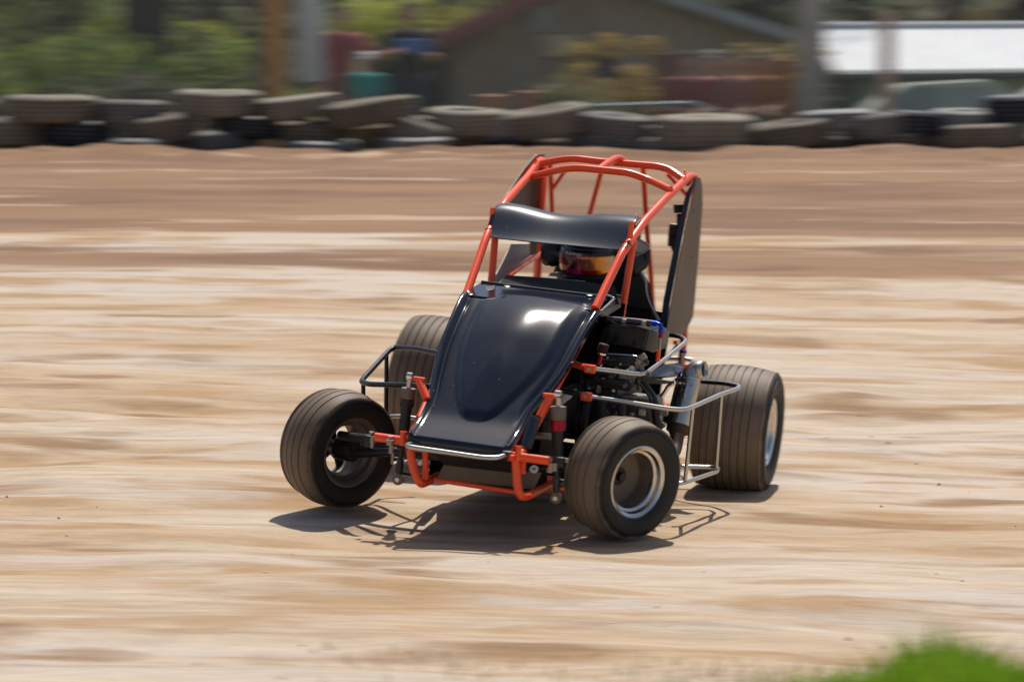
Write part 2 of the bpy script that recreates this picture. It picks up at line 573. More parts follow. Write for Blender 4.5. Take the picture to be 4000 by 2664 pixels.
# hood -----------------------------------------------------------------
hx = [0.365, 0.335, 0.28, 0.21, 0.13, 0.03, -0.07, -0.17, -0.27, -0.34, -0.39]
hz = [0.350, 0.360, 0.381, 0.417, 0.474, 0.548, 0.620, 0.690, 0.752, 0.788, 0.808]
hw = [0.195, 0.197, 0.198, 0.200, 0.206, 0.236, 0.258, 0.267, 0.274, 0.279, 0.280]
def interp(arr, v):
    s = v * (len(arr) - 1)
    i = min(int(s), len(arr) - 2)
    p0, p1, p2, p3 = arr[max(i - 1, 0)], arr[i], arr[i + 1], arr[min(i + 2, len(arr) - 1)]
    t = s - i
    return 0.5 * ((2 * p1) + (-p0 + p2) * t + (2 * p0 - 5 * p1 + 4 * p2 - p3) * t * t + (-p0 + 3 * p1 - 3 * p2 + p3) * t ** 3)
def ss(a, b, x):
    t = max(0.0, min(1.0, (x - a) / (b - a)))
    return t * t * (3 - 2 * t)
NU, NV = 72, 90
hv, hf = [], []
for j in range(NV + 1):
    v = j / NV
    x, z, w = interp(hx, v), interp(hz, v), interp(hw, v)
    x2, z2 = interp(hx, min(1, v + 0.01)), interp(hz, min(1, v + 0.01))
    x1, z1 = interp(hx, max(0, v - 0.01)), interp(hz, max(0, v - 0.01))
    tx, tz = x2 - x1, z2 - z1
    L = math.hypot(tx, tz)
    nxn, nzn = -tz / L, tx / L
    if nzn < 0: nxn, nzn = -nxn, -nzn
    for i in range(NU + 1):
        u = -1 + 2 * i / NU
        au = abs(u)
        # long teardrop dome, U-shaped at its foot
        q = (0.70 - v) / 0.42
        lim = 0.71 * math.sqrt(max(0.0, 1 - q * q)) if q > 0 else 0.71 + 0.04 * (v - 0.70)
        if v < 0.28: lim = -1
        d = lim - abs(u - 0.05)
        if q > 0: d = min(d, (v - 0.28) * 2.2)
        h = 0.015 * ss(-0.02, 0.13, d) + 0.032 * ss(-0.05, 0.71, d)
        h *= 1 - 0.60 * ss(0.66, 1.0, v)
        # gutters at both sides, then a rolled outer flange
        h -= 0.016 * ss(0.25, 0.5, v) * math.exp(-((au - 0.86) / 0.055) ** 2) * (1 - ss(0.85, 1, v))
        h += 0.010 * math.exp(-((au - 0.97) / 0.05) ** 2)
        h += 0.022 * (1 - ss(0.0, 0.12, v)) * ss(0.92, 1.0, au) * 0.3
        edge = ss(0.965, 1.0, au) * 0.030
        # top edge dips next to the right cage leg
        h -= 0.018 * ss(0.9, 1, v) * math.exp(-((u + 0.62) / 0.16) ** 2)
        hv.append((x + nxn * h, u * w * (1 + (0.035 if u > 0 else -0.03) * ss(.40, .55, v)), z + nzn * h - edge))
for j in range(NV):
    for i in range(NU):
        a = j * (NU + 1) + i
        hf.append((a, a + NU + 1, a + NU + 2, a + 1))
# front lip folds down
b0 = len(hv)
for i in range(NU + 1):
    p = hv[i]
    hv.append((p[0] + 0.006, p[1], p[2] - 0.010))
for i in range(NU + 1):
    p = hv[i]
    hv.append((p[0] + 0.002, p[1], p[2] - 0.054))
for i in range(NU):
    hf.append((i, i + 1, b0 + i + 1, b0 + i))
    hf.append((b0 + i, b0 + i + 1, b0 + NU + 2 + i, b0 + NU + 1 + i))
hme = pydata('hood', hv, hf)
hood = link('hood', hme, 'black', car)
sm = hood.modifiers.new('thickness', 'SOLIDIFY')
sm.thickness = 0.003
sm.offset = -1

# lower frame rails under the hood edge, visible as thin red lines
def red(name, pts, r=0.016, rad=0.05, seg=14, label=None):
    return tube(name, pts, r, 'red', car, seg, rad, label)
for s in (-1, 1):
    red('frame_rail', [(0.30, s * 0.215, 0.31), (0.05, s * 0.225, 0.46), (-0.40, s * 0.250, 0.745)], 0.013)
    red('frame_rail', [(-0.02, s * 0.23, 0.15), (-0.3, s * 0.27, 0.12), (-1.35, s * 0.29, 0.13), (-1.62, s * 0.29, 0.30)], 0.014, 0.1)

# roll cage -------------------------------------------------------------
LA = [P(2325, 1206, y=.270), P(2430, 988, y=.289), P(2474, 925, y=.296), P(2516, 866, y=.302), P(2600, 776, y=.319), P(2690, 692, y=.336)]
rear_top_L, rear_bot_L = P(2712, 688, y=.34), P(2680, 1450, y=.335)
LA += [rear_top_L, rear_top_L + Vector((-0.05, 0.0, -0.05)), Vector((-1.60, .335, 1.0)), Vector((-1.66, .33, 0.40))]
red('roll_cage_side_bar', LA, 0.0165, 0.045)
RA = [P(1822, 1150, y=-.272), P(1899, 928, y=-.289), P(1925, 868, y=-.296), P(1975, 788, y=-.302), P(2062, 690, y=-.325), P(2100, 638, y=-.338)]
rt = P(2118, 622, y=-.34)
RA += [rt, rt + Vector((-0.05, 0, -0.05)), Vector((-1.62, -.335, 1.0)), Vector((-1.66, -.33, 0.40))]
red('roll_cage_side_bar', RA, 0.0165, 0.045)
xc = -1.275
red('roll_cage_cross_bar', [P(2618, 742, y=.322), P(2540, 706, x=xc), P(2458, 676, x=xc), P(2280, 658, x=xc), P(2246, 657, x=xc), P(2195, 662, x=xc), P(2068, 692, y=-.322)], 0.0155, 0.03)
xr = -1.50
red('roll_cage_cross_bar', [P(2690, 716, y=.335), P(2616, 664, x=xr), P(2573, 651, x=xr), P(2443, 640, x=xr), P(2345, 632, x=xr), P(2246, 620, x=xr), P(2192, 624, x=xr), P(2100, 642, y=-.335)], 0.0155, 0.03)
red('roll_cage_spine', [P(2340, 664, x=xc), P(2372, 640, x=-1.36), P(2402, 621, x=-1.45), P(2424, 619, x=-1.50), P(2438, 632, x=-1.54)], 0.0155, 0.03)
red('roll_cage_stay', [P(2352, 662, x=-1.50), P(2304, 835, x=-1.66), P(2270, 990, x=-1.75)], 0.011)
red('roll_cage_stay', [P(2512, 655, x=-1.50), P(2527, 900, x=-1.62), P(2540, 1032, x=-1.7), P(2552, 1230, x=-1.78)], 0.011)
red('roll_cage_stay', [P(2150, 640, x=-1.52), P(2157, 827, x=-1.62), P(2160, 960, x=-1.7)], 0.010)
red('roll_cage_brace', [P(2212, 662, x=-1.5), P(2155, 745, x=-1.60)], 0.0085)
red('roll_cage_brace', [P(2606, 680, x=-1.52), P(2690, 770, x=-1.60)], 0.0085)
# upright posts from the side bars down to the cockpit
red('cage_post', [P(2476, 935, y=.275), P(2452, 1080, y=.268), P(2425, 1248, y=.262)], 0.0145)
red('cage_post', [P(1934, 925, y=-.275), P(1925, 1040, y=-.268), P(1915, 1135, y=-.262)], 0.0145)
red('cage_post', [P(2117, 700, x=-1.56), P(2107, 1000, x=-1.56), P(2100, 1100, x=-1.56)], 0.014)
red('cage_brace', [P(2112, 988, x=-1.52), P(2090, 1003, x=-1.40), P(1985, 1080, x=-.95)], 0.0105)
for px, py, yy in ((2467.5, 866, .300), (1926, 812, -.300)):
    t_ = P(px, py, y=yy)
    o = lathe('wing_mount_socket', [(0.0065, -0.02), (0.0065, 0), (0.011, 0), (0.011, -0.068)], 'red', car, 20, axis='Z')
    o.location = t_
for a_, b_, yy in (((2094, 606), (2096, 640), -.336), ((2674, 664), (2677, 702), .332)):
    red('mounting_pin', [P(*a_, y=yy), P(*b_, y=yy)], 0.004)
# front torsion tube, sockets and lower bumper frames
tl, tr = P(2145, 1800, y=.34), P(1466, 1706, y=-.34)
red('torsion_tube', [tl, tr], 0.0165)
red('front_frame_tube', [P(2010, 1790, y=.215), P(1600, 1732, y=-.2)], 0.013)
for px, py, yy in ((2026, 1742, .222), (1577, 1685, -.222)):
    t_ = P(px, py, y=yy)
    o = lathe('wing_mount_socket', [(0.007, -0.02), (0.007, 0), (0.0125, 0), (0.0125, -0.052)], 'red', car, 20, axis='Z')
    o.location = t_
xb = 0.33
red('bumper_frame', [P(2014, 1790, x=xb), P(2021, 1893, x=xb), P(2031, 1940, x=xb), P(2060, 1938, x=.28), P(2121, 1908, x=.1), P(2152, 1893, x=.02), P(2153, 1855, x=.02)], 0.0155, 0.03)
red('bumper_frame', [P(1600, 1745, x=xb), P(1610, 1810, x=xb), P(1622, 1852, x=xb), P(1642, 1892, x=xb), P(1668, 1882, x=.27), P(1712, 1858, x=.1)], 0.0155, 0.03)
red('bumper_strut', [P(1661, 1765, x=.29), P(1661, 1872, x=.29)], 0.011)
red('bumper_strut', [P(2045, 1800, x=.27), P(2043, 1850, x=.27)], 0.010)
red('lower_cross_tube', [P(1695, 1872, x=.24), P(2035, 1925, x=.24)], 0.009)
tube('front_bumper', [P(1622, 1733, x=.36), P(1590, 1737, x=.40), P(1595, 1745, x=.43), P(1880, 1787, x=.43), P(1940, 1790, x=.42), P(1982, 1775, x=.36)], 0.0095, 'steel', car, 14, 0.03)
# belly pan
pan = [P(1735, 1812, x=.26), P(2116, 1846, x=.20), P(2084, 1912, x=.20), P(1706, 1868, x=.26)]
plate('belly_pan', pan, 0.004, 'brown', car)
plate('belly_pan', [(0.05, .2, .14), (0.05, -.2, .14), (-1.4, -.26, .12), (-1.4, .26, .12)], 0.004, 'matt', car)
plate('nose_pan', [P(1690, 1765, x=.30), P(2010, 1800, x=.29), P(2035, 1850, x=.25), P(1735, 1815, x=.26)], 0.003, 'matt', car)

# padded rail on the left, hood fasteners ---------------------------------
tube('rail_padding', [P(2052, 1750, y=.236), P(2088, 1640, y=.246), P(2092, 1626, y=.248)], 0.0215, 'sheet', car, 16)
for q in ((1985, 1762, .20), (1606, 1703, -.2)):
    box('hood_clip', P(q[0], q[1], y=q[2]), (0.02, 0.03, 0.004), 'chrome', car, 0.001)

# shock absorbers ----------------------------------------------------------
def shock(top, bot, upr, capm, L0, lr=0.021):
    top, bot = Vector(top), Vector(bot)
    d = (bot - top)
    n = d.length
    d.normalize()
    sh = tube('shock_absorber', [top + d * (0.045 + L0), top + d * (n * 0.70)], lr, 'matt', car, 20)
    tube('shock_cap', [top + d * 0.045, top + d * (0.045 + L0 * 0.55)], upr, 'rim_dark', sh, 24)
    tube('shock_collar', [top + d * (0.046 + L0 * 0.55), top + d * (0.045 + L0)], upr * 0.985, capm, sh, 24)
    tube('shock_shaft', [top + d * (n * 0.70), bot], 0.0085, 'dark_tube', sh, 14)
    tube('shock_sleeve', [top + d * (n * 0.80), top + d * (n * 0.93)], 0.014, 'dark_tube', sh, 14)
    tube('rod_end', [top + Vector((0, -0.010, 0)), top + Vector((0, 0.010, 0))], 0.015, 'chrome', sh, 18)
    tube('rod_end', [top, top + d * 0.05], 0.0095, 'steel', sh, 12)
    o = lathe('rod_end', [(0.008, -0.009), (0.021, -0.009), (0.021, 0.009), (0.008, 0.009)], 'rim_dark', sh, 24, closed=True)
    o.location = bot
    o.rotation_euler = (0, 0, R(90))
    tube('bolt', [bot + Vector((-0.011, 0, 0)), bot + Vector((0.016, 0, 0))], 0.0095, 'steel', sh, 6)
shock(P(2181, 1540, x=.20), P(2173, 1945, x=.20), 0.0295, 'magenta', 0.088)
shock(P(1602, 1470, x=.12), P(1556, 1872, x=.12), 0.027, 'matt', 0.07, 0.020)
# red shock towers
for pts in (([(2107, 1628), (2148, 1552)], .235, .20, [(2124, 1542), (2174, 1547)]), ([(1667, 1560), (1638, 1490)], .17, .13, [(1618, 1478), (1660, 1484)])):
    (a_, b_), x0, x1, (c_, d_) = pts
    red('shock_tower', [P(*a_, x=x0), P(*b_, x=x1)], 0.0145)
    red('shock_tower', [P(*c_, x=x1), P(*d_, x=x1)], 0.0085)
    plate('gusset', [P(*c_, x=x1), P(*d_, x=x1), P(*b_, x=x1 + .002)], 0.010, 'red', car)
red('shock_tower', [P(1672, 1555, x=.15), P(1688, 1520, x=.10)], 0.009)

# front axle, spindles and steering ---------------------------------------
FL, FR, RL, RR = toB(W(2432, 1864, 11.30)), toB(W(1322, 1749, 11.68)), toB(W(2880, 1672, 12.66)), None
tube('front_axle', [FR + Vector((0.02, 0.09, -0.005)), P(1528, 1762, x=.02), P(2180, 1840, x=.02), FL + Vector((0, -0.10, 0))], 0.0195, 'matt', car, 16, 0.03)
tube('steering_link', [FR + Vector((0.07, 0.12, 0.03)), P(1600, 1735, x=.16), P(1760, 1800, x=.12)], 0.009, 'dark_tube', car)
tube('radius_rod', [P(1556, 1845, x=.05), P(1640, 1860, x=-.1), P(1760, 1800, x=-.5)], 0.008, 'dark_tube', car)
tube('radius_rod', [P(1640, 1810, x=.1), P(1700, 1770, x=-.3)], 0.008, 'steel', car)
tube('steering_arm', [FL + Vector((-.02, -.11, .02)), FL + Vector((-.13, -.14, .05))], 0.011, 'matt', car)
def hexbolt(c, d, r=0.010, l=0.02, m='steel'):
    c, d = Vector(c), Vector(d)
    return tube('bolt', [c - d * l / 2, c + d * l / 2], r, m, car, 6)
# clamp and spindle hardware on the right
for q in ((1526, 1703, .33, .010, .012), (1524, 1718, .34, .013, .02), (1530, 1740, .33, .009, .03), (1535, 1770, .33, .005, .04), (1455, 1703, .28, .007, .025), (1455, 1728, .28, .007, .02), (1452, 1686, .27, .009, .008)):
    tube('bolt', [P(q[0], q[1], x=q[2]), P(q[0], q[1], x=q[2]) - Vector((0, 0, q[4]))], q[3], 'dull', car, 8)
box('spindle_bracket', P(1440, 1722, x=.20), (0.035, 0.025, 0.045), 'matt', car, 0.006)
tube('spindle', [P(1330, 1700, x=.05), P(1400, 1712, x=.12), P(1452, 1715, x=.2)], 0.018, 'matt', car, 14)
# left side hardware
box('spindle_bracket', P(2165, 1800, x=.30), (0.03, 0.075, 0.035), 'matt', car, 0.005)
for q in ((2154, 1785, .31, .007, .02), (2153, 1808, .32, .010, .03), (2149, 1826, .31, .011, .018), (2168, 1808, .32, .008, .03), (2213, 1790, .27, .008, .015)):
    tube('bolt', [P(q[0], q[1], x=q[2]), P(q[0], q[1], x=q[2]) - Vector((0, 0, q[4]))], q[3], 'dull', car, 8)
tube('rod_end', [P(2070, 1832, x=.20), P(2095, 1832, x=.20)], 0.012, 'dull', car, 14)
tube('rod_end', [P(2086, 1832, x=.21), P(2088, 1832, x=.19)], 0.015, 'steel', car, 14)
tube('radius_rod', [P(2060, 1700, x=.1), P(2150, 1706, x=.1)], 0.015, 'dull', car, 14, label='bare aluminium link')
tube('radius_rod', [P(2086, 1830, x=.18), P(2220, 1855, x=.0)], 0.010, 'matt', car)
box('battery_box', P(2115, 1725, x=-.05), (0.05, 0.10, 0.16), 'brown', car, 0.006)
box('battery_box', P(2120, 1600, x=-.10), (0.05, 0.08, 0.20), 'brown', car, 0.006)

# nerf bars -----------------------------------------------------------------
def br(px, py, yv, name='frame_bracket'):
    p = P(px, py, y=yv)
    box(name, p, (0.030, 0.042, 0.032), 'red', car, 0.006)
    tube('bolt', [p + Vector((0.012, 0.0, 0)), p + Vector((0.019, 0.001, 0))], 0.007, 'dull', car, 6)
    return p
bu, bl = br(2306, 1441, .335), br(2291, 1549, .335)
zu, zl = bu.z, bl.z
tube('frame_bracket', [bu, P(2262, 1428, x=-.20), P(2240, 1420, x=-.24)], 0.013, 'red', car)
tube('frame_bracket', [bl, P(2262, 1540, x=-.20), P(2200, 1525, x=-.24)], 0.012, 'matt', car)
def at_y(px, py, y): return P(px, py, y=y)
def slid(pts):
    """points given as (px, py, x)"""
    return [P(a_, b_, x=c_) for a_, b_, c_ in pts]
tube('nerf_bar', slid([(2320, 1441, -.16), (2437, 1455, -.26), (2491, 1463, -.30), (2525, 1457, -.36), (2599, 1401, -.62), (2658, 1353, -.82), (2680, 1334, -.90), (2664, 1318, -1.0), (2643, 1312, -1.06), (2560, 1302, -1.30)]), 0.0092, 'steel', car, 14, 0.05, label='bare steel upper side hoop on the left of the car')
low = tube('nerf_bar', slid([(2308, 1551, -.15), (2437, 1569, -.22), (2610, 1597, -.30), (2670, 1601, -.34), (2700, 1592, -.40), (2815, 1541, -.74), (2881, 1519, -.92), (2890, 1509, -.98), (2827, 1497, -1.10), (2730, 1491, -1.20), (2640, 1484, -1.3)]), 0.0092, 'steel', car, 14, 0.04, label='bare steel lower side hoop on the left of the car')
tube('nerf_bar_upright', slid([(2706, 1596, -.42), (2676, 1876, -.42)]), 0.0078, 'steel', low)
tube('nerf_bar_upright', slid([(2818, 1541, -.75), (2797, 1828, -.75)]), 0.0078, 'steel', low)
tube('nerf_bar_lower', slid([(2630, 1822, -.80), (2784, 1824, -.85), (2806, 1829, -.80), (2800, 1842, -.72), (2676, 1884, -.42), (2640, 1890, -.40)]), 0.0085, 'steel', low, 12, 0.02)
rn = tube('nerf_bar', slid([(1720, 1381, -.30), (1625, 1361, -.42), (1541, 1357, -.54), (1519, 1370, -.50), (1419, 1479, -.20), (1411, 1492, -.16), (1444, 1501, -.10), (1571, 1504, .02), (1680, 1509, .05)]), 0.0105, 'dark_tube', car, 14, 0.03, label='dark painted side hoop on the right of the car')
tube('nerf_bar_upright', slid([(1419, 1495, -.17), (1421, 1790, -.17)]), 0.0085, 'dark_tube', rn)
tube('nerf_bar_upright', slid([(1510, 1385, -.47), (1506, 1800, -.47)]), 0.0085, 'dark_tube', rn)
tube('nerf_bar_lower', slid([(1421, 1788, -.17), (1506, 1798, -.47), (1640, 1780, -.60)]), 0.0085, 'dark_tube', rn)
tube('rear_radius_rod', slid([(1525, 1627, -.5), (1567, 1625, -.5), (1625, 1634, -.5)]), 0.0085, 'steel', car)

# sail panels ----------------------------------------------------------------
yp = .362
outl = [(2722, 694), (2734, 695), (2741, 722), (2743, 800), (2736, 900), (2724, 1040), (2712, 1180), (2706, 1236), (2674, 1300), (2650, 1318), (2618, 1316), (2602, 1290), (2622, 1180), (2648, 1040), (2676, 900), (2698, 800), (2712, 730)]
bm = bmesh.new()
plate_geo(bm, [P(a_, b_, y=yp) for a_, b_ in outl], 0.004)  # brown tone over the whole side face
sp = link('side_panel', clean(bm, 'side_panel'), 'brown', car, smooth=False, label='tall brown sail panel on the left of the cockpit')
bm = bmesh.new()                                  # folded front flange of the panel, faces forward
fl = [(2720, 700), (2700, 756), (2676, 870), (2648, 1020), (2618, 1180), (2604, 1292)]
wv = [.004, .022, .026, .028, .030, .030]
fp = [P(a_, b_, y=yp) for a_, b_ in fl]
for i in range(len(fp) - 1):
    a_, b_ = fp[i], fp[i + 1]
    plate_geo(bm, [a_ + Vector((.003, 0, 0)), b_ + Vector((.003, 0, 0)), b_ + Vector((-.004, -wv[i + 1], 0)), a_ + Vector((-.004, -wv[i], 0))], 0.004)
link('panel_flange', clean(bm, 'panel_flange'), 'sheet', sp, smooth=False)
for q in ((2712, 825), (2706, 1008)):
    c_ = P(*q, y=yp + .003)
    tube('rivet', [c_, c_ + Vector((0, .003, 0))], 0.006, 'dull', sp, 8)
rp = [P(a_, b_, y=-.352) for a_, b_ in [(2086, 612), (2052, 652), (1960, 790), (1938, 850), (2010, 860), (2118, 870)]] + [Vector((-1.62, -.352, 1.0)), Vector((-1.60, -.352, 1.27))]
plate('side_panel', [P(2092, 606, y=-.352), P(2050, 655, y=-.352), P(1958, 790, y=-.352), P(1975, 830, y=-.352), Vector((-1.30, -.352, .98)), Vector((-1.66, -.352, .93)), Vector((-1.64, -.352, 1.30))], 0.004, 'brown', car, label='brown sail panel on the right of the cockpit')
plate('side_deflector', [P(a_, b_, y=-.30) for a_, b_ in [(1997, 954), (2066, 954), (2068, 1001), (1982, 1073), (1949, 1103), (1930, 1104), (1938, 1071), (1969, 1010)]], 0.003, 'grey', car, label='plain grey triangular deflector by the right cage post')
plate('side_deflector', [P(2068, 946, x=-1.45), P(2100, 948, x=-1.45), P(2098, 990, x=-1.45), P(2068, 1000, x=-1.45)], 0.003, 'brown', car)

# sun visor panel between the side bars --------------------------------------
top = [(1951, 800), (1962, 790), (2018, 796), (2060, 804), (2105, 816), (2150, 828), (2190, 836), (2235, 841), (2274, 841), (2320, 837), (2360, 834), (2420, 836), (2475, 841), (2508, 850)]
bot = [(1891, 918), (1900, 925), (1950, 932), (1997, 937), (2044, 942), (2090, 946), (2136, 951), (2185, 955), (2232, 959), (2279, 964), (2325, 968), (2371, 973), (2410, 976), (2440, 974)]
n = len(top)
rows = 16
vv, ff = [], []
for j in range(rows + 1):
    t = j / rows
    for i in range(n):
        s = i / (n - 1)
        b_ = P(*bot[i], x=-.70)
        mid = math.sin(math.pi * s)
        c_ = P(*top[i], x=-.88 - .03 * mid)
        e = b_.lerp(c_, t)
        bulge = 0.028 * math.sin(math.pi * t ** 1.7)
        e += Vector((0.55, 0, 0.83)) * bulge
        vv.append(e)
for j in range(rows):
    for i in range(n - 1):
        a = j * n + i
        ff.append((a, a + 1, a + n + 1, a + n))
vme = pydata('sun_visor', vv, ff)
vz = link('sun_visor', vme, 'sheet', car, label='wavy black sheet visor strapped across the roll cage')
sb = vz.modifiers.new('sub', 'SUBSURF')
sb.levels = sb.render_levels = 2
so = vz.modifiers.new('th', 'SOLIDIFY')
so.thickness = 0.003
for q in ((1980, 798), (2481, 842)):
    c_ = P(*q, x=-.86) + Vector((0, 0, .004))
    tube('rivet', [c_, c_ + Vector((0, 0, .004))], 0.005, 'chrome', vz, 10)
for q in ([(2420, 944), (2438, 945), (2458, 950), (2468, 962)], [(1930, 895), (1918, 894), (1905, 893), (1895, 897)]):
    tube('cable_tie', [P(a_, b_, x=-.655) for a_, b_ in q], 0.0022, 'matt', vz, 6, 0.01)

# cowl, dash and cockpit sides -------------------------------------------------
def quad_x(name, pts, th, m, label=None):
    return plate(name, [P(a_, b_, x=c_) for a_, b_, c_ in pts], th, m, car, label)
plate('cowl', [(-.37, .268, .803), (-.37, -.268, .803), (-.60, -.262, .832), (-.60, .262, .832)], 0.004, 'black', car)
cw = tube('cowl_edge', [(-.60, -.262, .836), (-.60, .262, .836)], 0.006, 'sheet', car)
quad_x('windscreen_panel', [(1950, 1108, -.60), (1976, 1078, -.63), (2110, 1086, -.63), (2285, 1101, -.63), (2400, 1118, -.63), (2420, 1190, -.60), (2240, 1172, -.60)], 0.004, 'matt')
tube('dash_edge', [P(1976, 1078, x=-.63), P(2110, 1086, x=-.63), P(2285, 1101, x=-.63)], 0.003, 'sheet', car)
for q in ((1981, 1125), (2303, 1160)):
    c_ = P(*q, x=-.585)
    o = lathe('fastener', [(0.001, 0.003), (0.009, 0.003), (0.014, 0.0)], 'dull', cw, 20, axis='Z')
    o.location = c_ + Vector((0, 0, .006))
plate('cowl_corner', [P(1845, 1140, x=-.45), P(1890, 1118, x=-.55), P(1935, 1112, x=-.6), P(1930, 1132, x=-.5), P(1850, 1146, x=-.44)], 0.003, 'matt', car)
# cockpit side box on the left
side = [P(2340, 1222, x=-.42), P(2402, 1155, x=-.62), P(2422, 1168, x=-.66), P(2424, 1200, x=-.66), P(2370, 1235, x=-.48), P(2345, 1238, x=-.43)]
plate('cockpit_side', side, 0.004, 'brown', car)
tube('cockpit_trim', [P(2345, 1215, x=-.44), P(2402, 1165, x=-.60), P(2370, 1152, x=-.60)], 0.004, 'chrome', car, 10, 0.01)
plate('cockpit_side', [(-.40, .262, .795), (-.66, .268, .815), (-1.5, .30, .70), (-1.5, .28, .12), (-.3, .26, .12)], 0.004, 'void', car)  # black side sheets added to keep the car's inside dark
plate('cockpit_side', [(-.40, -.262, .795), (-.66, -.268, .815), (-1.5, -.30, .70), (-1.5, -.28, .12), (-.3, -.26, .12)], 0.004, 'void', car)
plate('firewall', [(.04, -.205, .15), (.04, .205, .15), (.0, .215, .47), (-.38, .235, .74), (-.38, -.235, .74), (.0, -.215, .47)], 0.003, 'void', car)  # black sheet added to darken the space under the hood
plate('rear_bulkhead', [(-1.5, -.28, .12), (-1.5, .28, .12), (-1.5, .28, .70), (-1.5, -.28, .70)], 0.004, 'matt', car)

# seat with head restraint -----------------------------------------------------
seat = plate('seat', [(-1.38, -.20, .74), (-1.38, .20, .74), (-1.42, .15, 1.06), (-1.42, -.15, 1.06)], 0.05, 'matt', car)
sb_ = [P(a_, b_, x=-1.22) for a_, b_ in [(2478, 960), (2535, 975), (2533, 1030), (2502, 1062), (2530, 1110), (2536, 1140), (2552, 1210), (2575, 1250), (2470, 1250), (2462, 1120)]]
plate('seat_bolster', sb_, 0.06, 'matt', seat)
tube('bolster_trim', [P(2504, 1062, x=-1.18), P(2524, 1100, x=-1.18), P(2524, 1135, x=-1.18), P(2536, 1180, x=-1.18), P(2558, 1222, x=-1.18), P(2576, 1252, x=-1.18)], 0.0035, 'steel', seat, 8)
plate('head_restraint', [P(a_, b_, x=-1.14) for a_, b_ in [(2498, 936), (2542, 966), (2520, 982), (2488, 988), (2482, 940)]], 0.012, 'grey', seat)
tube('head_restraint_trim', [P(2498, 934, x=-1.12), P(2543, 965, x=-1.12), P(2520, 983, x=-1.12), P(2484, 1000, x=-1.12)], 0.004, 'steel', seat, 8, 0.01)
blob('head_restraint_pad', [(P(2142, 972, x=-1.18), .034, P(2175, 962, x=-1.18), .030), (P(2135, 1000, x=-1.18), .030, P(2160, 1010, x=-1.16), .036), (P(2135, 1022, x=-1.18), .020, P(2150, 990, x=-1.18), .034)], 'matt', seat, 0.008, 3)
blob('head_restraint_pad', [(P(2468, 990, x=-1.18), .030, P(2478, 1050, x=-1.18), .034), (P(2488, 1000, x=-1.2), .03, P(2505, 1030, x=-1.2), .03)], 'matt', seat, 0.008, 3)
plate('seat_belt', [P(2150, 1068, x=-1.06), P(2192, 1062, x=-1.08), P(2205, 1090, x=-1.0), P(2130, 1096, x=-.98)], 0.004, 'brown', seat)
tube('steering_wheel', [(-.80 + .03 * math.cos(a), .15 * math.sin(a), .70 + .13 * math.cos(a)) for a in [k * math.pi / 12 for k in range(25)]], 0.013, 'matt', car, 10, 0.01)

# engine, airbox, exhaust --------------------------------------------------------
def bx(name, tlp, brp, x, depth, m, bev=0.006, parent=None):
    """box whose forward face spans two photo corners on the plane x"""
    a_, b_ = P(*tlp, x=x), P(*brp, x=x)
    c_ = (a_ + b_) / 2 - Vector((depth / 2, 0, 0))
    return box(name, c_, (depth, abs(b_.y - a_.y), abs(a_.z - b_.z)), m, parent or eng, bev)
eng = box('engine', (-.62, .30, .42), (.40, .16, .34), 'cast', car, 0.02)
bm = bmesh.new()                                   # curved gloss airbox
pl = [(2356, 1272), (2400, 1273), (2490, 1279), (2535, 1288), (2570, 1304)]
pb = [(2338, 1340), (2395, 1345), (2460, 1353), (2515, 1368), (2556, 1382)]
xx = [-.40, -.395, -.41, -.45, -.53]
tv = [P(a_, b_, x=x) for (a_, b_), x in zip(pl, xx)]
bv = [P(a_, b_, x=x - .005) for (a_, b_), x in zip(pb, xx)]
tb = [p + Vector((-.20, 0, 0)) for p in tv]
bb = [p + Vector((-.20, 0, 0)) for p in bv]
V4 = [[bm.verts.new(p) for p in r_] for r_ in (tv, bv, bb, tb)]
k = len(tv)
for r_ in range(4):
    for i in range(k - 1):
        bm.faces.new((V4[r_][i], V4[r_][i + 1], V4[(r_ + 1) % 4][i + 1], V4[(r_ + 1) % 4][i]))
bm.faces.new([V4[r_][0] for r_ in range(4)])
bm.faces.new([V4[r_][-1] for r_ in (3, 2, 1, 0)])
bmesh.ops.bevel(bm, geom=list(bm.edges), offset=0.006, segments=2, affect='EDGES')
link('airbox', clean(bm, 'airbox'), 'satin', eng, autos=30)
tube('fuel_rail', [P(2372, 1248, x=-.46), P(2470, 1255, x=-.46), P(2546, 1264, x=-.46)], 0.0135, 'purple', eng, 14)
for q in ((2438, 1254), (2515, 1262)):
    box('injector', P(q[0], q[1] + 6, x=-.44), (.02, .018, .028), 'castl', eng, 0.003)
tube('spark_wire', [P(2380, 1252, x=-.44), P(2410, 1268, x=-.43), P(2440, 1262, x=-.43), P(2470, 1254, x=-.43), P(2505, 1256, x=-.43)], 0.0025, 'rubber', eng, 6)
tube('blue_fitting', [P(2546, 1262, x=-.45), P(2566, 1264, x=-.45)], 0.0105, 'blue', eng, 8)
tube('blue_fitting', [P(2566, 1264, x=-.45), P(2582, 1268, x=-.45), P(2584, 1284, x=-.45)], 0.0075, 'blue', eng, 10, 0.012)
tube('blue_fitting', [P(2583, 1282, x=-.45), P(2582, 1300, x=-.45)], 0.010, 'blue', eng, 8)
tube('red_fitting', [P(2582, 1300, x=-.45), P(2580, 1320, x=-.45)], 0.0085, 'magenta', eng, 8)
tube('fuel_hose', [P(2580, 1320, x=-.45), P(2575, 1368, x=-.45)], 0.0065, 'dull', eng, 10)
tube('frame_tube', [P(2573, 1368, x=-.46), P(2568, 1412, x=-.46)], 0.009, 'red', car)
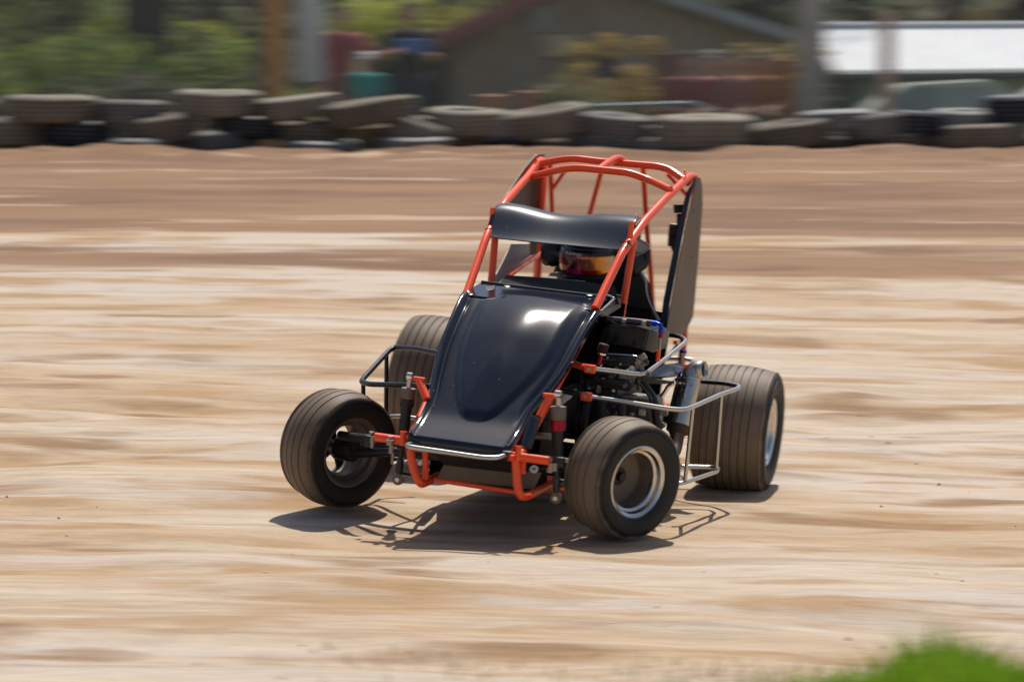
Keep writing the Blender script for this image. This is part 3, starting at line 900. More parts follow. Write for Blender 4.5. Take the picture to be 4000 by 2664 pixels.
# breather filter on its red anodised neck
fa_, fb_ = P(2340, 1425, x=-.28), P(2352, 1376, x=-.28)
dd = (fb_ - fa_).normalized()
tube('breather_neck', [fa_, fb_ - dd * .01], 0.0085, 'magenta', eng, 12)
tube('clamp_ring', [fb_ - dd * .008, fb_ - dd * .002], 0.019, 'chrome', eng, 20)
bm = bmesh.new()
for k in range(9):
    tube_geo(bm, [fb_ + dd * (.002 + k * .0035), fb_ + dd * (.0043 + k * .0035)], .0205 if k % 2 else .0185, 18)
link('breather_filter', clean(bm, 'breather_filter'), mat('red_gauze', (.05, .008, .010), .7), eng)
# head cover, cam box, bolts, water outlets and cables
bx('cylinder_head', (2285, 1478), (2462, 1532), -.34, .16, 'cast', 0.014)
bx('valve_cover', (2320, 1470), (2455, 1520), -.33, .05, 'matt', 0.012)
bx('crankcase', (2250, 1545), (2470, 1690), -.38, .20, 'cast', 0.012)
bx('throttle_body', (2370, 1385), (2480, 1450), -.42, .10, 'cast', 0.010)
bx('gearbox', (2440, 1545), (2545, 1690), -.46, .14, 'castl', 0.014)
bx('water_outlet', (2430, 1540), (2480, 1562), -.34, .05, 'castl', 0.008)
r2 = random.Random(11)
for i in range(46):
    px_, py_ = r2.uniform(2265, 2545), r2.uniform(1395, 1665)
    if px_ < 2330 and py_ < 1480: continue
    c_ = P(px_, py_, x=-.32 - r2.uniform(0, .06))
    l_ = r2.uniform(.006, .02)
    rr_ = r2.choice([.005, .006, .008, .011])
    tube('bolt', [c_, c_ + Vector((l_, r2.uniform(-.004, .004), r2.uniform(-.004, .004)))], rr_, r2.choice(['dull', 'cast', 'castl', 'steel', 'cast']), eng, r2.choice([6, 10]))
for i in range(14):
    px_, py_ = r2.uniform(2370, 2530), r2.uniform(1390, 1640)
    c_ = P(px_, py_, x=-.36)
    box('bracket', c_, (r2.uniform(.01, .04), r2.uniform(.012, .03), r2.uniform(.01, .035)), r2.choice(['cast', 'castl', 'dull', 'cast']), eng, 0.003, Euler((r2.uniform(-1, 1), 0, r2.uniform(-.5, .5))).to_matrix())
tube('breather_pipe', [P(2374, 1383, x=-.36), P(2450, 1387, x=-.36), P(2488, 1392, x=-.36), P(2500, 1405, x=-.36), P(2505, 1420, x=-.36)], 0.004, 'steel', eng, 8, .02)
for pts, r_ in (([(2345, 1405), (2400, 1408), (2440, 1398), (2480, 1400)], .003), ([(2350, 1415), (2420, 1430), (2460, 1425)], .003), ([(2500, 1500), (2540, 1550), (2552, 1600)], .005)):
    tube('cable', [P(a_, b_, x=-.33) for a_, b_ in pts], r_, 'rubber', eng, 6, .03)
tube('coolant_hose', [P(2505, 1492, x=-.42), P(2530, 1520, x=-.42), P(2556, 1560, x=-.42), P(2562, 1620, x=-.42), P(2570, 1680, x=-.42)], 0.0155, 'rubber', eng, 14, .04)
for k, q in enumerate((2285, 2345, 2420)):
    tube('exhaust_header', [P(q + 12, 1560, x=-.30), P(q + 6, 1600, x=-.27), P(q - 8 + 10 * k, 1660, x=-.27), P(q + 30, 1730, x=-.36)], 0.016, 'rubber', eng, 14, .05)
    tube('header_clamp', [P(q + 12, 1558, x=-.30), P(q + 11, 1566, x=-.295)], 0.021, 'cast', eng, 16)
hd = [P(q + 20, 1725, x=-.36) for q in (2285, 2345, 2420)]
tube('exhaust_collector', [P(2330, 1745, x=-.36), P(2480, 1775, x=-.40), P(2600, 1800, x=-.50), P(2640, 1760, x=-.62), P(2650, 1700, x=-.66)], 0.024, 'rust', eng, 16, .06)
box('crankcase_shield', P(2560, 1640, x=-.50), (.06, .05, .12), 'cast', eng, .006)
for q in ((2530, 1648), (2575, 1635), (2600, 1612), (2545, 1612), (2590, 1660)):
    c_ = P(*q, x=-.44)
    tube('bolt', [c_, c_ + Vector((.02, 0, 0))], .012, 'castl', eng, 8)
tube('coolant_pipe', [P(2555, 1557, x=-.60), P(2580, 1555, x=-.60), P(2598, 1530, x=-.60), P(2612, 1505, x=-.60), P(2636, 1492, x=-.60)], 0.0085, 'chrome', car, 12, .03)
# silencer
mt, mb = P(2692, 1500, x=-.90), P(2652, 1662, x=-.84)
md_ = (mt - mb).normalized()
mu = tube('silencer', [mb, mt], 0.046, 'steel', car, 32)
tube('silencer_flange', [mb - md_ * .028, mb + md_ * .002], (0.046, 0.050), 'rust', mu, 32)
tube('silencer_flange', [mb - md_ * .045, mb - md_ * .027], (0.026, 0.04), 'rust', mu, 32)
tube('exhaust_joint', [mb - md_ * .085, mb - md_ * .045], 0.026, 'dull', mu, 24)
tube('exhaust_pipe', [mb - md_ * .20, mb - md_ * .083], 0.024, 'rubber', mu, 24)
tube('clamp_ring', [mt - md_ * .002, mt + md_ * .012], 0.0465, 'steel', mu, 32)
elb = [mt + md_ * .01, mt + md_ * .035, mt + md_ * .062 + Vector((0, .012, 0)), mt + md_ * .068 + Vector((.010, .050, 0))]
bm = bmesh.new()
tube_geo(bm, elb, (0.042, 0.034), 28, .03, cap=False)
e_ = link('silencer_elbow', clean(bm, 'silencer_elbow'), 'steel', mu)
so = e_.modifiers.new('th', 'SOLIDIFY')
so.thickness = .003
for s in (-1, 1):
    c_ = mt + Vector((.043, s * .025, .006))
    tube('bolt', [c_, c_ + Vector((.008, 0, 0))], .006, 'chrome', mu, 8)
# heat shield behind the silencer and maker's plate with raised letters
def ring_pt(t, ang, rr):
    base = mb.lerp(mt, t)
    sx = Vector((1, 0, 0)) - md_ * md_.x
    sx.normalize()
    sy = md_.cross(sx)
    return base + (sx * math.cos(ang) + sy * math.sin(ang)) * rr
fwd_ang = 0.0
def curved_plate(name, t0, t1, a0, a1, rr, m, parent, th=.002):
    v_, f_ = [], []
    for j in range(7):
        for i in range(7):
            v_.append(ring_pt(t0 + (t1 - t0) * j / 6, a0 + (a1 - a0) * i / 6, rr))
    for j in range(6):
        for i in range(6):
            a = j * 7 + i
            f_.append((a, a + 1, a + 8, a + 7))
    o = link(name, pydata(name, v_, f_), m, parent)
    s_ = o.modifiers.new('th', 'SOLIDIFY')
    s_.thickness = th
    return o
# find which way (sign) the camera-facing, image-left side is
plt_ = curved_plate('maker_plate', .62, .95, -.55, .15, .0475, 'steel', mu)
cu_ = bpy.data.curves.new('emblem', 'FONT')
cu_.body = 'DMC'
cu_.size = .030
cu_.extrude = .0012
cu_.align_x = 'CENTER'
cu_.align_y = 'CENTER'
to = bpy.data.objects.new('emblem', cu_)
col.objects.link(to)
cen = ring_pt(.785, -.2, .0495)
nrm = (cen - mb.lerp(mt, .785)).normalized()
xax = -md_
yax = nrm.cross(xax)
to.matrix_world = Matrix.Translation(cen) @ Matrix((xax, yax, nrm)).transposed().to_4x4()
dg = bpy.context.evaluated_depsgraph_get()
tme = bpy.data.meshes.new_from_object(to.evaluated_get(dg))
tm_ = to.matrix_world.copy()
bpy.data.objects.remove(to)
tme.transform(tm_)
tme.materials.clear()
link('emblem', tme, 'matt', mu, smooth=False)
hs = curved_plate('heat_shield', .0, .98, -.75, -1.8, .052, 'cast', mu)

# shock, plates and bars at the rear left
plate('rear_deck', [P(2592, 1425, x=-.95), P(2650, 1418, x=-1.1), P(2665, 1440, x=-1.05), P(2640, 1470, x=-.9), P(2560, 1478, x=-.8), P(2520, 1468, x=-.75)], 0.004, 'sheet', car)
plate('rear_deck', [P(2500, 1465, x=-.8), P(2560, 1480, x=-.8), P(2640, 1490, x=-.8), P(2600, 1500, x=-.8), P(2500, 1498, x=-.8)], 0.004, 'dull', car)
tube('rear_shock', [P(2663, 1370, x=-1.25), P(2660, 1440, x=-1.25), P(2648, 1490, x=-1.25)], 0.010, 'dull', car, 12)
tube('blue_fitting', [P(2671, 1368, x=-1.2), P(2669, 1378, x=-1.2)], 0.014, 'blue', car, 12)
tube('blue_fitting', [P(2650, 1458, x=-1.2), P(2664, 1464, x=-1.2)], 0.014, 'blue', car, 12)
red('rear_frame_tube', [P(2640, 1330, x=-1.5), P(2638, 1345, x=-1.5)], 0.010)
tube('rear_bumper', [P(2648, 1345, x=-1.5), P(2622, 1385, x=-1.5)], 0.009, 'steel', car, 12)
tube('rear_bumper', [P(2690, 1432, x=-1.75), P(2712, 1422, x=-1.9), P(2708, 1410, x=-2.0), P(2680, 1402, x=-2.0), P(2500, 1400, x=-2.0), P(2100, 1350, x=-2.0)], 0.011, 'steel', car, 12, .02)
red('rear_bracket', [P(2682, 1436, x=-1.72), P(2694, 1430, x=-1.75)], 0.013)
tube('fuel_cell', [(-1.62, -.2, .42), (-1.62, .2, .42)], 0.17, 'matt', car, 28)
# canister and cap beside the panel
tube('fluid_canister', [P(2636, 880, x=-1.52), P(2630, 962, x=-1.52)], 0.0245, 'rust', car, 20)
tube('canister_band', [P(2634, 917, x=-1.52), P(2633, 926, x=-1.52)], 0.0262, 'matt', car, 20)
tube('canister_lid', [P(2637, 876, x=-1.52), P(2636, 882, x=-1.52)], 0.022, 'dull', car, 20)
tube('canister_neck', [P(2652, 836, x=-1.52), P(2652, 880, x=-1.52)], 0.010, 'matt', car, 12)
tube('filler_cap', [P(2651, 800, x=-1.52), P(2652, 832, x=-1.52)], (0.0235, 0.0215), 'matt', car, 20)
tube('canister_stem', [P(2631, 962, x=-1.52), P(2638, 1002, x=-1.52)], (0.014, 0.004), 'matt', car, 12)
tube('rear_axle', [(-1.434, -.62, .27), (-1.434, .60, .27)], 0.022, 'dark_tube', car, 16)
for yy in (.30, -.26):
    o = lathe('brake_disc' if yy < 0 else 'axle_sprocket', [(0.02, -.004), (.10, -.004), (.10, .004), (.02, .004)], 'dull', car, 40, closed=True)
    o.location = (-1.434, yy, .27)

# wheels --------------------------------------------------------------------------
def tyre_profile(R0, Wd, rb, grooves, crown=0.012):
    hw_ = Wd / 2
    pr = []
    tw = hw_ * (0.80 if Wd > .25 else 0.60)
    if Wd < .25: crown = .010
    # inner bead -> sidewall -> shoulder -> tread -> shoulder -> sidewall -> bead
    def side(s):
        pts = [(rb - .004, s * hw_ * .72), (rb + .004, s * hw_ * .80), (rb + (R0 - rb) * .22, s * hw_ * .95), (rb + (R0 - rb) * .42, s * hw_ * 1.0), (rb + (R0 - rb) * .60, s * hw_ * .995)]
        pts += [(rb + (R0 - rb) * .66, s * (hw_ * .995)), (rb + (R0 - rb) * .665, s * (hw_ * .985 - .0015)), (rb + (R0 - rb) * .68, s * (hw_ * .975 - .0015)), (rb + (R0 - rb) * .685, s * hw_ * .98)]
        pts += [(rb + (R0 - rb) * .80, s * hw_ * .945)]
        pts += [(rb + (R0 - rb) * .90, s * hw_ * .885), (R0 - crown * 1.15, s * hw_ * .83)] if Wd > .25 else [(rb + (R0 - rb) * .88, s * hw_ * .88), (R0 - .018, s * hw_ * .80), (R0 - .0115, s * hw_ * .70)]
        return pts
    pr += side(-1)
    n_ = 40
    ys_ = [(-tw + 2 * tw * i / n_) for i in range(n_ + 1)]
    for g_ in grooves:
        gy = g_ * tw
        ys_ += [gy - .0030, gy - .0018, gy + .0018, gy + .0030]
    ys_ = sorted(ys_)
    for y_ in ys_:
        r_ = R0 - crown * (abs(y_) / tw) ** 2.2
        for g_ in grooves:
            if abs(y_ - g_ * tw) < .0024: r_ -= .0065
        pr.append((r_, y_))
    pr += side(1)[::-1]
    return pr
def make_wheel(R0, Wd, rb, rim_w, grooves, deep, center, polished, label, spokes=6, inner_view=False):
    hub = lathe('wheel', [(0.001, center + .030), (.016, center + .030), (.018, center + .012), (.034, center + .010), (.036, center - .05), (.001, center - .05)], 'matt', car, 28)
    hub['label'] = label
    tm = rubber_tyre_mat('tyre_rubber', R0, (.016, .0155, .015), (.21, .155, .108) if not inner_view else (.17, .12, .08))
    lathe('tyre', tyre_profile(R0, Wd, rb, grooves), tm, hub, 112, autos=28)
    h_ = rim_w / 2
    lip = [(rb + .004, h_ - .012), (rb + .010, h_ - .004), (rb + .010, h_ + .002), (rb + .004, h_ + .004), (rb - .002, h_), (rb - .008, h_ - .004), (rb - .012, h_ - .016),
           (rb - .014, h_ - .020), (rb - .020, h_ - .022), (rb - .024, h_ - .026), (rb - .026, h_ - .045), (rb - deep, h_ - .050), (rb - deep - .002, center + .012), (rb - deep - .002, center)]
    lathe('rim', lip, 'rimp' if polished else 'rim_dark', hub, 80, autos=30)
    inn = [(rb - deep - .002, center), (rb - deep, -h_ + .040), (rb - .016, -h_ + .030), (rb - .012, -h_ + .010), (rb - .002, -h_), (rb + .008, -h_ - .002), (rb + .010, -h_ + .004), (rb + .003, -h_ + .012)]
    lathe('rim', inn, 'rim_dark', hub, 80, autos=30)
    if not spokes:
        lathe('wheel_centre', [(.030, center + .004), (rb - deep - .022, center + .004), (rb - deep - .012, center + .010), (rb - deep, center + .010), (rb - deep, center - .006), (.030, center - .006)], 'rim_dark', hub, 64, closed=True)
    if spokes:
        bm = bmesh.new()
        for k in range(spokes):
            a = 2 * math.pi * k / spokes + .3
            c, s = math.cos(a), math.sin(a)
            ro = rb - deep
            pts = []
            for r_, w_ in ((.028, .020), (ro * .62, .011), (ro, .019)):
                pts.append((r_, w_))
            L_ = [(r_ * c - w_ * s, center, r_ * s + w_ * c) for r_, w_ in pts]
            R_ = [(r_ * c + w_ * s, center, r_ * s - w_ * c) for r_, w_ in pts[::-1]]
            plate_geo(bm, L_ + R_, .008)
        link('wheel_centre', clean(bm, 'wheel_centre'), 'matt', hub, smooth=False)
        for k in range(4):
            a = 2 * math.pi * k / 4 + .5
            p_ = Vector((.026 * math.cos(a), 0, .026 * math.sin(a)))
            tube('wheel_nut', [p_ + Vector((0, center + .01, 0)), p_ + Vector((0, center + .022, 0))], .006, 'steel', hub, 6)
    return hub
STEER = R(-31)
ROLLFIX = R(2.2)
w1 = make_wheel(.2265, .200, .1285, .165, (-.75, -.15, .45), .024, -.028, True, 'left front wheel, polished rim facing the camera', spokes=0)
w1.location = FL
w1.rotation_euler = (R(-2.5), 0, STEER)
w2 = make_wheel(.2265, .200, .1285, .165, (-.6, 0, .6), .030, .045, False, 'right front wheel seen from its inner side', spokes=5, inner_view=True)
w2.location = FR
w2.rotation_euler = (R(3), 0, STEER + math.pi)
w3 = make_wheel(.2620, .315, .134, .27, (-.84, -.60, -.34, -.08, .18, .44, .70), .026, .055, True, 'left rear wheel with a wide ribbed tyre', spokes=0)
w3.location = RL
w3.rotation_euler = (R(-2.0) + ROLLFIX, 0, R(2))
w4 = make_wheel(.292, .300, .134, .25, (-.75, -.45, -.15, .15, .45, .75), .026, .055, False, 'right rear wheel with the tallest tyre, behind the hood', inner_view=True)
rrw = W(1706, 1235, 13.03)
w4.location = toB((rrw.x, 13.03, rrw.z - .292))
w4.rotation_euler = (ROLLFIX, 0, math.pi)
# brake rotor, hub and arms inside the right front wheel
tube('spindle_hub', [FR + Vector((0, .0, 0)), FR + Vector((.01, .07, 0))], .045, 'matt', car, 24)

# ------------------------------------------------------------------ the driver
drv = empty('person')
drv.matrix_world = car.matrix_world.copy()
tag(drv, 'driver in black race suit and black helmet with mirrored visor, strapped into the race car', 'person')
hc = P(2306, 1000, x=-1.13)
T = Vector((-1.22, hc.y * .5, .42))
caps = [((-1.22, .0, .30), .14, (-1.26, .0, .50), .13), ((-1.26, .0, .50), .13, (-1.24, .0, .70), .14), ((-1.24, -.13, .74), .065, (-1.24, .15, .72), .065),
        ((-1.22, 0, .72), .10, hc + Vector((-.02, 0, -.08)), .065)]
for s in (-1, 1):
    sh_ = Vector((-1.22, s * .18, .72))
    el = Vector((-1.02, s * .22, .52))
    ha = Vector((-.80, s * .13, .70))
    caps += [(sh_, .060, el, .047), (el, .045, ha, .033), (Vector((-1.2, s * .09, .28)), .09, Vector((-.75, s * .13, .40)), .068), (Vector((-.75, s * .13, .40)), .062, Vector((-.30, s * .11, .22)), .045)]
    caps.append((ha, .030, ha + Vector((.02, 0, .05)), .030))
    for k in range(4):
        b_ = ha + Vector((.03, s * (-.03 + .02 * k), .05))
        caps += [(b_, .011, b_ + Vector((.025, 0, .0)), .010), (b_ + Vector((.025, 0, 0)), .010, b_ + Vector((.02, 0, -.035)), .009)]
    caps.append((ha + Vector((0, -s * .03, .02)), .012, ha + Vector((.02, -s * .055, .04)), .010))
    caps.append((Vector((-.30, s * .11, .22)), .04, Vector((-.18, s * .11, .26)), .035))
body = blob('body', caps, 'suit', drv, 0.012, 4)
# helmet: shell with chin bar, eye opening filled by the mirrored visor
def helmet_r(th, ph):
    """th azimuth from forward, ph elevation -> radius"""
    r_ = .130
    r_ *= 1 + .06 * math.cos(th) ** 2 + .02 * math.cos(2 * th)
    if ph < 0:
        r_ *= 1 + .10 * ss(0, 1.0, -ph) * max(0, math.cos(th))
        r_ *= 1 - .10 * ss(.6, 1.3, -ph)
    return r_
hrot = Matrix.Rotation(R(-8), 3, 'Z') @ Matrix.Rotation(R(6), 3, 'Y')
def shell(name, th0, th1, ph0, ph1, grow, m, parent, nt=48, np_=24):
    v_, f_ = [], []
    for j in range(np_ + 1):
        ph = ph0 + (ph1 - ph0) * j / np_
        for i in range(nt + 1):
            th = th0 + (th1 - th0) * i / nt
            r_ = helmet_r(th, ph) + grow
            v_.append(hc + hrot @ Vector((r_ * math.cos(ph) * math.cos(th), r_ * .94 * math.cos(ph) * math.sin(th), r_ * math.sin(ph) * 1.0)))
    for j in range(np_):
        for i in range(nt):
            a = j * (nt + 1) + i
            f_.append((a, a + 1, a + nt + 2, a + nt + 1))
    return link(name, pydata(name, v_, f_), m, parent)
hel = shell('helmet', -math.pi, math.pi, -1.25, 1.56, 0, 'black', drv, 64, 36)
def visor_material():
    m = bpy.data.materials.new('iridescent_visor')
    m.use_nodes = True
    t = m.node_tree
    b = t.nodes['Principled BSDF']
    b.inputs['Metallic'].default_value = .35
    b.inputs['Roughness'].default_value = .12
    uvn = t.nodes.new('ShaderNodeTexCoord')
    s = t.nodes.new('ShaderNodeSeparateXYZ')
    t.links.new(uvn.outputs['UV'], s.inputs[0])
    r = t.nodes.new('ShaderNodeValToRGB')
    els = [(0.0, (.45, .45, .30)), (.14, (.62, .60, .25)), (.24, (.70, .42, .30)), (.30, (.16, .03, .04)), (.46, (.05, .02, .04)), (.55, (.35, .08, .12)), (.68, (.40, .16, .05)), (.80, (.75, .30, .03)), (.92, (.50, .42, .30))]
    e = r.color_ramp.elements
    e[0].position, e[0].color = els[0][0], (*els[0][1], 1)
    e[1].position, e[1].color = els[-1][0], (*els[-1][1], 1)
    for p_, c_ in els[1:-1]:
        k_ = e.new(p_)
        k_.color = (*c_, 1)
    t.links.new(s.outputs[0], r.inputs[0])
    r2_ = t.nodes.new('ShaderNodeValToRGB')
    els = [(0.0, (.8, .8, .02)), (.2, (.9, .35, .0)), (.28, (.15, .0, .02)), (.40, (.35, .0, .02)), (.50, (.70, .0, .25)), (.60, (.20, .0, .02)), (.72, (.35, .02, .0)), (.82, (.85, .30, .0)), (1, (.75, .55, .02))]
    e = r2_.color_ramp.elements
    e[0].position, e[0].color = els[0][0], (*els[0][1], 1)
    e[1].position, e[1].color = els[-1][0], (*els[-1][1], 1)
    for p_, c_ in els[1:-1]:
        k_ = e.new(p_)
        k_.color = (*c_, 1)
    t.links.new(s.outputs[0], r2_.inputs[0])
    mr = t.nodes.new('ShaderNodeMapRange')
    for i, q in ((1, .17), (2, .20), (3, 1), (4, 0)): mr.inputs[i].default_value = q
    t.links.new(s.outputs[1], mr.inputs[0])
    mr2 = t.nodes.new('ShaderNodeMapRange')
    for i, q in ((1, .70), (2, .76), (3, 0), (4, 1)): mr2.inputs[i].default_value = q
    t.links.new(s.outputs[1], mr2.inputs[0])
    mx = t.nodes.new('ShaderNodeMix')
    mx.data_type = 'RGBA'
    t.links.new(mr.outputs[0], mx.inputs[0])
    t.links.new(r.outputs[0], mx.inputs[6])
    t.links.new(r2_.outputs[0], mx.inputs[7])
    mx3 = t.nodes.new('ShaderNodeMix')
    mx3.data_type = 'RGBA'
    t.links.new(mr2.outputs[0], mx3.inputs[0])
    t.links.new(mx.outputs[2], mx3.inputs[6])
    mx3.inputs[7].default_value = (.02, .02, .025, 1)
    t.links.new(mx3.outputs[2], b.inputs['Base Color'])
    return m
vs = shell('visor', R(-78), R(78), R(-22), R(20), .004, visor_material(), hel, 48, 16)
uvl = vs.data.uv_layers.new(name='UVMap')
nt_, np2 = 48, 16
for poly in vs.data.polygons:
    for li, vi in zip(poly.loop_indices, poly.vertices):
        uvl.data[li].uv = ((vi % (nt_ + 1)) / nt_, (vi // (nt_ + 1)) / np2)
sdm = vs.modifiers.new('th', 'SOLIDIFY')
sdm.thickness = .003
for ph in (-.46, -.52):
    tube('helmet_trim', [hc + hrot @ (Vector((math.cos(ph) * math.cos(th), .94 * math.cos(ph) * math.sin(th), math.sin(ph))) * (helmet_r(th, ph) + .001)) for th in [R(-85 + 170 * k / 20) for k in range(21)]], .0022, 'sheet', hel, 6, .005)
# lettering along the top of the visor, wrapped onto the shell
cu_ = bpy.data.curves.new('visor_lettering', 'FONT')
cu_.body = 'zamp'
cu_.size = 1
cu_.resolution_u = 3
to = bpy.data.objects.new('visor_lettering', cu_)
col.objects.link(to)
dg = bpy.context.evaluated_depsgraph_get()
tme = bpy.data.meshes.new_from_object(to.evaluated_get(dg))
bpy.data.objects.remove(to)
xs_ = [v.co.x for v in tme.vertices]
x0_, x1_ = min(xs_), max(xs_)
for v in tme.vertices:
    th = R(-24) + R(34) * (v.co.x - x0_) / (x1_ - x0_)
    ph = R(9.0) + R(8.5) * (v.co.y)
    v.co = hc + hrot @ (Vector((math.cos(ph) * math.cos(th), .94 * math.cos(ph) * math.sin(th), math.sin(ph))) * (helmet_r(th, ph) + .0058))
tme.materials.clear()
link('visor_lettering', tme, 'white', hel, smooth=False)

# ------------------------------------------------------------------ tyre barrier
dusty = [((.15, .125, .092), (.23, .195, .145)), ((.12, .095, .068), (.18, .148, .105)), ((.18, .155, .12), (.27, .235, .18)), ((.12, .112, .10), (.20, .188, .165))]
tyre_mats = [mat('dusty_old_tyre', a_, .85, var=b_, vscale=4, bump=.4, bscale=25) for a_, b_ in dusty]
black_t = mat('clean_black_tyre', (.018, .021, .026), .55, var=(.035, .038, .044), vscale=3)
pale_t = mat('grey_weathered_tyre', (.16, .165, .16), .7, var=(.25, .245, .22), vscale=4)
def old_tyre_mesh(R0, Wd, rb, seed):
    prof = []
    hw_ = Wd / 2
    for s in (-1,):
        prof += [(rb, s * hw_ * .55), (rb + .012, s * hw_ * .85), (rb + (R0 - rb) * .45, s * hw_), (rb + (R0 - rb) * .8, s * hw_ * .93), (R0 - .012, s * hw_ * .80)]
    for i in range(17):
        y_ = -hw_ * .72 + hw_ * 1.44 * i / 16
        prof.append((R0 - (.010 if i % 4 == 2 else 0) - .006 * (abs(y_) / hw_) ** 2, y_))
    prof += [(R0 - .012, hw_ * .80), (rb + (R0 - rb) * .8, hw_ * .93), (rb + (R0 - rb) * .45, hw_), (rb + .012, hw_ * .85), (rb, hw_ * .55), (rb + .01, hw_ * .3), (R0 - .03, hw_ * .5), (R0 - .025, -hw_ * .5), (rb + .01, -hw_ * .3)]
    o = lathe('old_tyre', prof, None, None, 40, closed=True, axis='Z')
    me_ = o.data
    rr_ = random.Random(seed)
    for v in me_.vertices:
        n_ = noise.noise(Vector(v.co) * 2.2 + Vector((seed, 0, 0)))
        v.co.z += .02 * n_
        v.co.x *= 1 + .02 * n_
    bpy.data.objects.remove(o)
    return me_
cache = {}
GRP = 'old tyres stacked as the track barrier'
YB = 28.6
# cx, cy (centre in photo px), width px, height px, lean (deg, + = right end up), pitch, material, label, depth offset
TY = [
    (30, 515, 300, 100, 0, 5, 0, 'dusty tan tyre at the left edge, lower row of the barrier', 0),
    (205, 427, 370, 102, 0, 6, 0, 'broad tan tyre on the top row, second from the left edge', 0),
    (300, 518, 310, 92, -4, 10, 'b', 'clean black tyre under the leftmost top-row tyres', .05),
    (515, 442, 270, 88, -2, 4, 3, 'smaller grey-tan tyre on the top row before the gap', 0),
    (635, 508, 330, 104, 7, 10, 1, 'tan tyre leaning right end up beneath the gap in the top row', -.05),
    (855, 405, 330, 94, 0, 8, 2, 'highest tyre of the left stacks, pale and level', 0),
    (975, 490, 290, 84, -3, 8, 'b', 'black tyre directly beneath the highest left tyre', .05),
    (860, 552, 340, 60, 2, 4, 3, 'grey tyre half sunk in dirt below the black one', .1),
    (1160, 420, 320, 82, 6, 8, 2, 'top tyre in front of the white board, right end raised', 0),
    (1220, 520, 290, 80, -2, 5, 1, 'brown tyre in the lower row in front of the white board', .05),
    (540, 585, 250, 40, 0, 3, 'p', 'pale tyre almost buried at the foot of the left stacks', -.3),
    (1250, 588, 290, 42, 0, 3, 'p', 'pale blue-grey tyre sunk at the foot of the barrier below the white board', -.3),
    (1440, 440, 390, 92, 8, 10, 1, 'wide tyre tilted right end up by the child in the white cap', -.05),
    (1400, 530, 260, 84, 0, 6, 1, 'brown tyre in the lower row under the wide tilted tyre', .1),
    (1650, 520, 290, 96, -17, 24, 2, 'tyre slumped down to the right, left of the barrier middle', -.1),
    (1625, 578, 290, 44, 0, 3, 'p', 'flat pale tyre at ground level under the slumped tyre', -.3),
    (1828, 478, 330, 98, -2, 12, 2, 'pale arched tyre on top, right of the slumped tyre', .05),
    (1850, 560, 270, 74, 0, 4, 1, 'dark tan tyre beneath the pale arched tyre', .2),
    (2130, 480, 350, 108, 9, 16, 0, 'tilted tyre right of the grey box, above the roll cage', 0),
    (2000, 568, 220, 72, 0, 5, 'b', 'small dark tyre below the grey box', 0),
    (2385, 490, 330, 84, -5, 12, 3, 'grey-tan tyre on top directly above the front cage cross bar', .05),
    (2370, 560, 300, 72, 0, 6, 3, 'low tyre directly behind the top of the roll cage', 0),
    (2750, 518, 400, 122, 0, 7, 2, 'largest tyre of the barrier, pale topped, right of the roll cage', -.1),
    (2560, 580, 200, 46, 0, 4, 'p', 'small pale tyre sunk at the left foot of the largest tyre', 0),
    (3060, 530, 370, 96, 8, 12, 1, 'tyre leaning right end up beside the largest tyre', -.05),
    (3270, 470, 300, 70, 3, 6, 'p', 'pale grey tyre on top in front of the concrete post', .1),
    (3420, 492, 260, 90, 6, 14, 3, 'dark-sided grey tyre right of the concrete post', 0),
    (3570, 485, 230, 90, -4, 14, 'b', 'black tyre on its side below the white roofed building', .05),
    (3490, 560, 280, 72, 0, 6, 1, 'brown tyre in the lower row under the white roofed building', .02),
    (3240, 572, 230, 60, 0, 4, 1, 'low brown tyre at the foot of the concrete post', .1),
    (3770, 470, 260, 72, 0, 6, 'p', 'whitish tyre on the top row before the black end tyre', .1),
    (3850, 525, 350, 88, 3, 8, 0, 'dusty tan tyre in the lower row near the right edge', -.05),
    (3700, 565, 240, 60, 0, 5, 1, 'low brown tyre between the grey and tan tyres at the right', .1),
    (3975, 425, 280, 92, 4, 10, 'b', 'black tyre on top at the right edge', 0),
    (3990, 570, 260, 60, 0, 5, 1, 'brown tyre at the bottom of the right edge stack', .1),
    (-160, 440, 300, 90, 0, 5, 1, 'brown top tyre cut by the left picture edge', 0),
    (2180, 578, 200, 50, 0, 5, 0, 'tan tyre half buried between the dark and low tyres', .15),
]
for cx, cy, wpx, hpx, lean, pit, mk, lab, dy in TY:
    y_ = YB + dy
    p_ = W(cx, cy, y_)
    sc_ = F / y_
    R0 = max(.25, (wpx - 8) / sc_ / 2)
    th = max(.19, 1.08 * hpx / sc_)
    key = (round(R0, 2), round(th, 2))
    me_ = old_tyre_mesh(key[0], key[1], key[0] * .58, len(cache))
    cache[key] = me_
    mm_ = black_t if mk == 'b' else pale_t if mk == 'p' else tyre_mats[mk]
    me_.materials.clear()
    me_.materials.append(mm_)
    o = link('old_tyre', me_, None)
    o.location = p_
    o.rotation_euler = (R(pit * .5 + random.uniform(-2, 2)), R(-lean), random.uniform(0, 6)) if False else (Euler((R(pit * .12), R(-lean), 0)).to_matrix() @ Matrix.Rotation(random.uniform(0, 6), 3, 'Z')).to_euler()
    tag(o, lab, 'tyre', GRP)
# grey box among the tyres
gb = box('storage_box', W(1966, 508, 28.5), (.26, .2, .21), mat('grey_plastic', (.20, .19, .19), .6, var=(.27, .26, .25)), None, .01)
tag(gb, 'small grey box with a red stripe wedged between the barrier tyres', 'box')
box('box_stripe', (0, -.101, -.07), (.262, .006, .04), mat('faded_red_stripe', (.30, .08, .05), .6), gb, .001)
bpy.context.view_layer.update()

